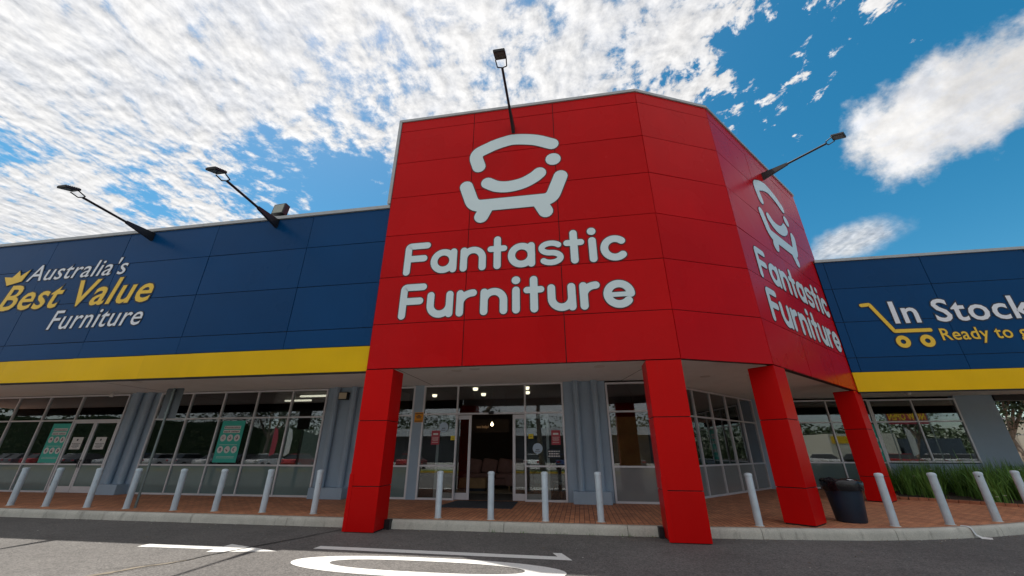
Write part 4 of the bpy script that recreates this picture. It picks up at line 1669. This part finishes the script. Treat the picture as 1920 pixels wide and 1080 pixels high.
# ------------------------------------------------------------------ sign post seen from behind
sp = empty('traffic_sign', (-12.62, 10.64, ZP), 0, 'traffic sign seen from behind on a thin steel post beside a bollard', 'traffic sign')
mb = MB()
mb.bar((0, 0, 0), (0, 0, 3.32), 0.033, n=14)
mb.lathe([(0.034, 3.30), (0.03, 3.335), (0.0, 3.345)], (0, 0, 0), 14)
mb.build('post', M_GALV, sp)
mb = MB()
pp = []
for cx, cz, a in ((0.27, 3.29, 0), (-0.27, 3.29, 90), (-0.27, 2.47, 180), (0.27, 2.47, 270)):
    pp += [(cx + 0.05 * math.cos(R(a + t)), cz + 0.05 * math.sin(R(a + t))) for t in (0, 30, 60, 90)]
mb.slab_xz(pp, 0.040, 0.044)
mb.build('plate', M_SIGNBACK, sp)
for z in (2.58, 3.20):
    mb = MB()
    mb.box((-0.045, -0.038, z - 0.02), (0.045, 0.0395, z + 0.02))
    mb.build('clamp', M_GALV, sp)

# ------------------------------------------------------------------ rubbish bin
bn = empty('rubbish_bin', (6.03, 11.30, ZP), 0.5, 'dark navy rubbish bin with a black bag over its rim, beside the corner pillar', 'bin')
mb = MB()
mb.lathe([(0.30, 0.0), (0.315, 0.03), (0.36, 0.45), (0.405, 0.80), (0.41, 0.82), (0.38, 0.82), (0.36, 0.6)], (0, 0, 0), 32)
mb.build('tub', M_BIN, bn)
rnd = random.Random(31)
mb = MB()
n = 48
rings = []
for kk, (r, z, j) in enumerate(((0.425, 0.66, 0.03), (0.445, 0.74, 0.035), (0.45, 0.82, 0.03), (0.43, 0.875, 0.025), (0.37, 0.885, 0.03), (0.25, 0.80, 0.05), (0.0, 0.76, 0.0))):
    ring = []
    for i in range(n):
        t = 2 * math.pi * i / n
        nn = mnoise.noise(Vector((math.cos(t) * 2.6, math.sin(t) * 2.6, kk * 0.9 + 3)))
        n2 = mnoise.noise(Vector((math.cos(t) * 7, math.sin(t) * 7, kk * 0.5)))
        rr_ = r + j * n2 * 0.8
        ring.append((rr_ * math.cos(t), rr_ * math.sin(t), z + j * nn * 1.6 + 0.5 * j * n2))
    rings.append(ring)
vsb = [p for r in rings for p in r]
fs = []
for k2 in range(len(rings) - 1):
    for i in range(n):
        j = (i + 1) % n
        fs.append((k2 * n + i, k2 * n + j, (k2 + 1) * n + j, (k2 + 1) * n + i))
mb.add(vsb, fs, 0, True)
mb.build('bin_bag', M_BAG, bn)
mb = MB()
mb.add([(-0.10, -0.30, 0.885), (0.04, -0.33, 0.885), (0.05, -0.22, 0.90), (-0.06, -0.20, 0.90)], [(0, 1, 2, 3)])
mb.add([(-0.10, -0.30, 0.88), (0.04, -0.33, 0.88), (0.05, -0.22, 0.895), (-0.06, -0.20, 0.895)], [(3, 2, 1, 0)])
mb.build('paper_scrap', M_PAPER, bn)

bn.scale = (0.92, 0.92, 0.98)

# white strap lying over the kerb
sb = MB()
P = [Vector((7.95, 11.02, 0.200)), Vector((8.0, 10.93, 0.203)), Vector((8.03, 10.885, 0.175)), Vector((8.05, 10.86, 0.06)), Vector((8.10, 10.80, 0.012)), Vector((8.22, 10.72, 0.008))]
vsn = []
for i, p in enumerate(P):
    t = (P[min(i + 1, 5)] - P[max(i - 1, 0)]).normalized()
    s = t.cross(Vector((0.45, -0.9, 0.3))).normalized() * 0.026
    nn = s.cross(t).normalized() * 0.003
    vsn += [p + s + nn, p - s + nn, p - s - nn, p + s - nn]
fs = []
for i in range(5):
    for q in range(4): fs.append((4 * i + q, 4 * i + (q + 1) % 4, 4 * i + 4 + (q + 1) % 4, 4 * i + 4 + q))
sb.add(vsn, fs)
tag(sb.build('plastic_strap', M_PAPER, fix=True), 'white plastic strap lying over the kerb at the right', 'litter')

# leaf litter along the foot of the kerb
lf = MB()
rnd = random.Random(77)
for i in range(420):
    x = rnd.uniform(-14, 9.5)
    # kerb line at x
    for a, b in zip(KP[:-1], KP[1:]):
        if a[0] <= x <= b[0]:
            y = a[1] + (b[1] - a[1]) * (x - a[0]) / (b[0] - a[0])
            break
    y -= abs(rnd.gauss(0.02, 0.16)) + 0.012
    if rnd.random() < 0.15: y -= rnd.uniform(0.2, 2.2)
    if XL - .05 < x < XL + .8 and y > Y0 - .05 or XR - .85 < x < XR + .05 and y > Y0 - .05: continue
    s = rnd.uniform(0.010, 0.030)
    a = rnd.uniform(0, 6.28)
    c, q = math.cos(a) * s, math.sin(a) * s
    z = 0.008 + rnd.uniform(0, 0.008)
    lf.add([(x - c, y - q, z), (x + q * 0.4, y - c * 0.4, z + 0.004), (x + c, y + q, z), (x - q * 0.4, y + c * 0.4, z + 0.006)], [(0, 1, 2, 3)], 0 if rnd.random() < 0.6 else 1)
tag(lf.build('leaf_litter', [mat('dry_leaf', (0.24, 0.15, 0.07), 0.8, 0.3, 30), mat('pale_scrap', (0.55, 0.53, 0.48), 0.7)]), 'dry leaves and scraps strewn along the foot of the kerb', 'litter', kind='stuff')
# small weeds in the kerb line
wd = MB()
for cx in (-1.35, -0.55, 0.15, 0.85, -2.05, 1.35):
    y = 9.865
    for i in range(14):
        a = rnd.uniform(0, 6.28)
        L = rnd.uniform(0.03, 0.085)
        b = Vector((cx + rnd.gauss(0, 0.09), y - abs(rnd.gauss(0, 0.012)), 0.0))
        tip = b + Vector((math.cos(a) * 0.03, -abs(math.sin(a)) * 0.03, L))
        w = Vector((math.sin(a), -math.cos(a), 0)) * 0.004
        wd.add([b - w, b + w, tip], [(0, 1, 2)])
tag(wd.build('weeds', M_BLADE), 'small weeds growing at the foot of the kerb before the entrance', 'weeds', kind='stuff')

# ------------------------------------------------------------------ garden bed with strappy grass
bed = [(10.55, 16.62), (11.35, 16.12), (12.05, 15.25), (12.75, 14.7), (14.5, 14.3), (23.5, 14.2), (23.5, 20.26), (12.4, 20.26)]
mb = MB()
mb.prism(bed, ZP, ZP + 0.06)
tag(mb.build('garden_bed', M_SOIL), kind='structure')
ed = MB()
pts = resample([(12.4, 20.2), (10.55, 16.62), (11.35, 16.12), (12.05, 15.25), (12.75, 14.7), (14.5, 14.3), (23.5, 14.2)], 0.235)
for a, b in zip(pts[:-1], pts[1:]):
    t = (b - a).normalized()
    MM = Matrix.Translation((a.x, a.y, 0)) @ Matrix.Rotation(math.atan2(t.y, t.x), 4, 'Z')
    ed.box((0.006, -0.11, ZP - 0.01), ((b - a).length - 0.006, 0.0, ZP + 0.085 + random.uniform(-0.006, 0.006)), 0, MM)
tag(ed.build('brick_edging', M_EDGE, bevel=0.006), 'red brick edging round the grass bed by the far pillar', 'edging')


def inside(p, poly):
    c = False
    for i in range(len(poly)):
        (x1, y1), (x2, y2) = poly[i], poly[i - 1]
        if (y1 > p[1]) != (y2 > p[1]) and p[0] < (x2 - x1) * (p[1] - y1) / (y2 - y1) + x1: c = not c
    return c


gr = MB()
rnd = random.Random(5)
clumps = []
while len(clumps) < 165:
    x, y = rnd.uniform(10.5, 20), rnd.uniform(14.2, 20.1)
    if inside((x, y), bed) and inside((x - 0.18, y - 0.15), bed): clumps.append((x, y))
for cx, cy in clumps:
    H = rnd.uniform(0.80, 1.12)
    for k in range(58):
        a = rnd.uniform(0, 2 * math.pi)
        lean = abs(rnd.gauss(0, 0.42)) + 0.05
        L = H * rnd.uniform(0.7, 1.2)
        if rnd.random() < 0.012: L *= 1.35; lean *= 0.3
        bx_, by_ = cx + rnd.gauss(0, 0.09), cy + rnd.gauss(0, 0.09)
        w = rnd.uniform(0.008, 0.014)
        d = Vector((math.cos(a), math.sin(a)))
        s = Vector((-d.y, d.x)) * w
        vsg = []
        N = 4
        for i in range(N + 1):
            u = i / N
            r = lean * L * (u ** 1.8) * 0.95
            zz = L * (u - 0.30 * lean * u ** 3)
            q = Vector((bx_, by_)) + d * r
            ww = s * (1 - u ** 2.2 * 0.92)
            vsg += [(q.x - ww.x, q.y - ww.y, ZP + 0.05 + zz), (q.x + ww.x, q.y + ww.y, ZP + 0.05 + zz)]
        gr.add(vsg, [(2 * i, 2 * i + 1, 2 * i + 3, 2 * i + 2) for i in range(N)], 0, True)
tag(gr.build('strappy_grass', M_BLADE), 'dense dark green strappy grass filling the bed under the right window', 'grass', kind='stuff')
fl_ = MB()
for x, y, z in ((11.25, 15.9, 1.12), (12.1, 15.05, 0.42), (12.25, 14.98, 0.46), (11.0, 16.35, 0.9), (13.2, 15.3, 1.15)):
    for k in range(6):
        a = k * math.pi / 3
        c = Vector((x, y, z))
        u = Vector((math.cos(a), math.sin(a), 0.35)) * 0.045
        w = Vector((-math.sin(a), math.cos(a), 0)) * 0.018
        fl_.add([c, c + u * 0.6 + w, c + u, c + u * 0.6 - w], [(0, 1, 2, 3)])
fo = fl_.build('white_flowers', M_PAPER)
tag(fo, 'tiny white flowers dotted through the strappy grass', 'flowers', kind='stuff')

# ------------------------------------------------------------------ trees
def gum_tree(name, loc, h, crown_r, seed, label, group, lean=0.0, leaves=2600, crown_base=0.35, leaf=0.16):
    rnd = random.Random(seed)
    root = empty(name, loc, 0, label, 'tree', group)
    tr = MB()
    tips = []

    def limb(p, d, L, r, lvl):
        n = 4
        for i in range(n):
            q = p + d * (L / n)
            d = (d + Vector((rnd.gauss(0, .10), rnd.gauss(0, .10), 0.05))).normalized()
            tr.bar(p, q, r * (1 - 0.10 * i), r * (1 - 0.10 * (i + 1)), 8 if lvl < 2 else 5, cap=False)
            p = q
            if lvl > 0 and i > 0: tips.append(p.copy())
        r *= 0.62
        if lvl < 3:
            for k in range(3 if lvl else 4):
                a = rnd.uniform(0, 6.28)
                sp = rnd.uniform(0.45, 0.95)
                dd = (d + Vector((math.cos(a) * sp, math.sin(a) * sp, rnd.uniform(-0.1, 0.35)))).normalized()
                limb(p, dd, L * rnd.uniform(0.55, 0.75) if lvl else h * 0.25, r, lvl + 1)
        tips.append(p.copy())
    limb(Vector((0, 0, 0)), Vector((lean, 0, 1)).normalized(), h * crown_base, 0.03 * h ** 0.9, 0)
    tr.build('trunk', M_BARK, root)
    cr = MB()
    for i in range(leaves):
        c = rnd.choice(tips)
        p = c + Vector((rnd.gauss(0, crown_r * 0.13), rnd.gauss(0, crown_r * 0.13), rnd.gauss(0, crown_r * 0.10)))
        u = Vector((rnd.gauss(0, 1), rnd.gauss(0, 1), rnd.gauss(-0.6, 1))).normalized()
        v = u.orthogonal().normalized()
        v = Matrix.Rotation(rnd.uniform(0, 6.28), 3, u) @ v
        s = leaf * rnd.uniform(0.6, 1.5)
        cr.add([p - u * s, p + v * s * 0.4, p + u * s, p - v * s * 0.4], [(0, 1, 2, 3)])
    cr.build('crown', M_GUM, root)
    return root


gum_tree('gum_tree', (30.0, 34.0, 0), 8.5, 4.5, 41, 'tree with fine dark leaves beyond the right end of the store', None, leaves=5200, crown_base=0.30)
wh = empty('warehouse', (46, 52, 0), R(-30), 'cream walled warehouse beyond the tree at the right edge', 'building')
mb = MB()
mb.box((-22, -4, 0), (22, 14, 4.6))
mb.build('wall', mat('cream_wall', (0.62, 0.56, 0.44), 0.8, 0.1, 0.4, dirt=0.2, dirt_col=(0.35, 0.3, 0.22, 1)), wh)
mb = MB()
mb.box((-22.3, -4.3, 4.6), (22.3, 14.3, 4.9))
mb.build('roof', M_TRIM, wh)
for k in range(6):
    mb = MB()
    x = -18 + 7 * k
    mb.box((x, -4.06, 0.1), (x + 3.2, -4.003, 3.1))
    for j in range(10): mb.box((x, -4.075, 0.1 + j * 0.3), (x + 3.2, -4.061, 0.12 + j * 0.3))
    mb.build('roller_door', mat('roller_door_%d' % k, (0.42, 0.36, 0.28), 0.6) if k == 0 else MATS['roller_door_0'], wh)
mb = MB()
for j in range(2): mb.box((-22.02, -4.03, 1.6 + j * 1.6), (22.02, -4.001, 1.66 + j * 1.6))
mb.build('wall_joint', M_TRIM, wh)

# ------------------------------------------------------------------ the car park opposite, seen only in the glass
flat('verge', [(-60, -11.5), (60, -11.5), (60, -7.6), (-60, -7.6)], 0.10, mat('verge_grass', (0.10, 0.14, 0.035), 0.9, 0.4, 1.5))
flat('car_park', [(-160, -110), (160, -110), (160, -11.5), (-160, -11.5)], 0.004, concrete_mat('bounce_car_park', (0.30, 0.29, 0.27), 0.3))  # surface added paler than the asphalt to bounce light onto facade and soffit
mb = MB()
mb.box((-60, -7.6, 0), (60, -7.42, 0.14))
tag(mb.build('verge_kerb', mat('yellow_kerb', (0.70, 0.46, 0.03), 0.7, 0.15, 2)), kind='structure')


def make_car(loc, rz, color, label, proto=None):
    root = empty('parked_car', loc, rz, label, 'car', 'cars in the car park opposite')
    cm = mat('car_paint_' + str(len(MATS)), color, 0.25, 0.02, coat=0.5)
    mb = MB()
    prof = [(-2.15, 0.35), (-2.2, 0.62), (-2.05, 0.86), (-1.15, 0.95), (1.45, 0.98), (2.1, 0.95), (2.2, 0.6), (2.1, 0.32)]
    mb.slab_xz(prof, -0.86, 0.86)
    mb.build('body', cm, root, bevel=0.07)
    mb = MB()
    lo = [(-1.25, 0.94), (1.75, 0.97)]
    hi = [(-0.45, 1.42), (1.25, 1.44)]
    vs = []
    for (x, z), w in ((lo[0], 0.80), (lo[1], 0.80), (hi[1], 0.62), (hi[0], 0.62)):
        vs += [(x, -w, z), (x, w, z)]
    mb.add(vs, [(0, 2, 4, 6), (1, 7, 5, 3), (0, 6, 7, 1), (2, 3, 5, 4), (0, 1, 3, 2)])
    mb.build('cabin_glass', mat('car_glass', (0.015, 0.018, 0.02), 0.08) if 'car_glass' not in MATS else MATS['car_glass'], root, fix=True)
    mb = MB()
    mb.box((-0.47, -0.63, 1.41), (1.27, 0.63, 1.47))
    mb.build('roof', cm, root, bevel=0.02)
    for x in (-1.35, 1.35):
        for s in (-1, 1):
            mb = MB()
            mb.bar((x, s * 0.70, 0.32), (x, s * 0.885, 0.32), 0.32, n=20)
            w = mb.build('wheel', M_BLACK, root)
            mb = MB()
            mb.bar((x, s * 0.886, 0.32), (x, s * 0.90, 0.32), 0.19, n=14)
            mb.build('rim', M_TRIM, w)
    for s in (-1, 1):
        mb = MB()
        mb.box((-2.19, s * 0.62 - 0.16, 0.66), (-2.02, s * 0.62 + 0.16, 0.80))
        mb.build('headlight', M_PAPER, root)
        mb = MB()
        mb.box((2.02, s * 0.62 - 0.16, 0.72), (2.19, s * 0.62 + 0.16, 0.86))
        mb.build('tail_light', M_PRED, root)
    return root


WH, SI, BK, RD, BL, GY = (0.7, 0.7, 0.7), (0.35, 0.36, 0.38), (0.02, 0.02, 0.025), (0.4, 0.03, 0.03), (0.03, 0.08, 0.25), (0.12, 0.12, 0.13)
CARS = [(-27, -14.4, BK, 'black', 'nearest the left front pillar'), (-11, -14.6, SI, 'silver', 'behind the left gum tree'), (-4.6, -14.5, WH, 'white', 'straight across from the entrance'),
        (-1.4, -14.6, BL, 'blue', 'straight across from the entrance'), (5, -14.5, GY, 'dark grey', 'across from the plywood board'), (-17.6, -14.5, RD, 'red', 'across from the left front pillar')]
PROTO = {}
for i, (x, y, c, n_, w_) in enumerate(CARS):
    PROTO[n_] = make_car((x, y, 0.0), R(90 + (i * 37 % 7) - 3), c, '%s car parked %s, mirrored in the glass' % (n_, w_))
rnd = random.Random(12)
ROW = [(-75, 'white'), (-71.8, 'silver'), (-68.4, 'dark grey'), (-65.2, 'red'), (-61.9, 'white'), (-58.6, 'black'), (-55.2, 'silver'), (-51.9, 'blue'), (-48.5, 'white'),
       (-45.2, 'silver'), (-41.8, 'white'), (-38.4, 'black'), (-35.0, 'white'), (-30.4, 'red'), (28.5, 'white'), (32, 'black'), (36.5, 'red'), (40, 'white'), (44, 'silver'), (47.5, 'black')]
for x, n_ in ROW:
    c = copy_tree(PROTO[n_])
    c.location = (x, -14.5 + rnd.uniform(-0.4, 0.4), 0)
    c.rotation_euler.z = R(90 + rnd.uniform(-3, 3) + (180 if rnd.random() < 0.4 else 0))
    tag(c, '%s car in the row opposite, mirrored small in the %s shop windows' % (n_, 'left' if x < 0 else 'right'))
gum_tree('gum_tree', (-9.5, -9.8, 0.1), 11, 5, 51, 'tall gum tree on the verge opposite, mirrored in the entrance glass', 'trees opposite', lean=0.06, leaves=2600, crown_base=0.4)
gum_tree('gum_tree', (-3.4, -10.2, 0.1), 12, 5, 52, 'twin trunk gum tree on the verge opposite, mirrored above the door', 'trees opposite', lean=-0.1, leaves=2200, crown_base=0.5)
gum_tree('gum_tree', (-24, -19, 0.0), 10, 6, 53, 'wide gum tree behind the parked cars opposite, mirrored in the left windows', 'trees opposite', leaves=3200, crown_base=0.3)
gum_tree('gum_tree', (-40, -20, 0.0), 11, 6, 54, 'dense gum tree far along the car park, mirrored in the double doors', 'trees opposite', leaves=3200, crown_base=0.3)
gum_tree('gum_tree', (42, -20, 0.0), 9, 5, 55, 'gum tree by the shops opposite, mirrored in the right windows', 'trees opposite', leaves=2600, crown_base=0.35)
ob = empty('shop_row', (0, -42, 0), 0, 'long low shop row with a white fascia across the car park', 'building')
mb = MB()
mb.box((-34, -10, 0), (16, 0, 4.2))
mb.build('wall', mat('dark_shopfront', (0.06, 0.06, 0.065), 0.4, 0.4, 0.3), ob)
mb = MB()
mb.box((-34, -10.2, 4.2), (16, 1.2, 5.4))
mb.build('fascia', mat('white_fascia', (0.62, 0.63, 0.64), 0.6, 0.15, 0.3), ob)
sb_ = empty('service_shop', (45.5, -34, 0), 0, 'small cream shop with a green stripe across the road, mirrored in the right window', 'building')
mb = MB()
mb.box((-5.5, -8, 0), (4.2, 0, 4.4))
mb.build('wall', mat('pale_wall', (0.62, 0.60, 0.50), 0.7), sb_)
mb = MB()
mb.box((-1.9, 0.004, 0), (-0.7, 0.03, 4.39))
mb.build('stripe', mat('green_stripe', (0.02, 0.22, 0.08), 0.6), sb_)
mb = MB()
mb.box((-5.2, 0.004, 2.9), (-2.6, 0.05, 4.0))
mb.build('sign_panel', M_GOLD, sb_)
mb = MB()
mb.box((5.0, -8, 0), (13, 0, 3.6))
mb.build('side_wing', mat('slate_wall', (0.06, 0.08, 0.10), 0.6), sb_)
nb = empty('hanging_banner', (35.0, -9.4, 0.1), 0, 'red and yellow opening banner between posts, mirrored in the right window', 'banner')
mb = MB()
mb.box((-1.9, -0.02, 4.3), (1.9, 0.0, 5.65))
mb.build('cloth', M_PRED, nb)
text_part('NOW OPEN', -1.75, 1.75, 4.72, 0.74, -0.03, mat('banner_yellow', (0.85, 0.6, 0.02), 0.5), nb, bold=0.03, th=0.01)
nb.rotation_euler = (0, 0, math.pi)
mb = MB()
for s in (-1.95, 1.95): mb.bar((s, -0.01, 0), (s, -0.01, 5.8), 0.05)
mb.build('post', M_GALV, nb)
for x, y, c, lab in ((-33.2, -12.6, M_PRED, 'red feather flag across the road'), (-31.6, -12.8, M_PAPER, 'white feather flag across the road'), (36.0, -11.8, M_PAPER, 'tall white feather flag by the opening banner')):
    ff = empty('feather_flag', (x, y, 0), 0, lab + ', mirrored in the shop glass', 'flag', 'feather flags opposite')
    mb = MB()
    mb.bar((0, 0, 0), (0, 0, 4.2), 0.02)
    mb.build('pole', M_GALV, ff)
    mb = MB()
    mb.slab_xz([(0.0, 1.2), (0.62, 1.5), (0.70, 3.0), (0.5, 3.9), (0.0, 4.2)], -0.004, 0.004)
    mb.build('cloth', c, ff)

# far wood all round the car park, mirrored in the glass and glimpsed at the right edge
tl = MB()
rnd = random.Random(99)
for i in range(42000):
    a = rnd.uniform(-0.62 * math.pi, 0.62 * math.pi) - math.pi / 2 + 0.2
    rr = rnd.uniform(88, 112)
    px, py = rr * math.cos(a), rr * math.sin(a)
    hgt = 9 + 6 * mnoise.noise(Vector((px * 0.035, py * 0.035, 1.5))) + 3.5 * mnoise.noise(Vector((px * 0.13, py * 0.13, 7))) + (4 if px < -35 else 0) - (3.5 if px > 30 else 0)
    z = hgt * rnd.random() ** 0.6
    u = Vector((rnd.gauss(0, 1), rnd.gauss(0, 1), rnd.gauss(0, 1))).normalized()
    v = u.orthogonal().normalized()
    sz = rnd.uniform(0.18, 0.48)
    p = Vector((px, py, max(0.3, z)))
    tl.add([p - u * sz, p + v * sz * 0.7, p + u * sz, p - v * sz * 0.7], [(0, 1, 2, 3)])
vs, n = [], 160
for i in range(n + 1):
    a = -math.pi / 2 + 0.2 + 0.64 * math.pi * (2 * i / n - 1)
    px, py = 108 * math.cos(a), 108 * math.sin(a)
    hgt = 5.5 + 3 * mnoise.noise(Vector((px * 0.035, py * 0.035, 1.5))) + 1.5 * mnoise.noise(Vector((px * 0.2, py * 0.2, 3))) + (3 if px < -35 else 0) - (2.5 if px > 30 else 0)
    vs += [(px, py, 0), (px, py, hgt), (px * 1.08, py * 1.08, hgt * 0.9), (px * 1.08, py * 1.08, 0)]
tl.add(vs, [(4 * i + k, 4 * i + 4 + k, 4 * i + 5 + k, 4 * i + 1 + k) for i in range(n) for k in range(3)])
tag(tl.build('far_wood', M_GUM), 'dark belt of distant trees round the car park', 'trees', kind='stuff')
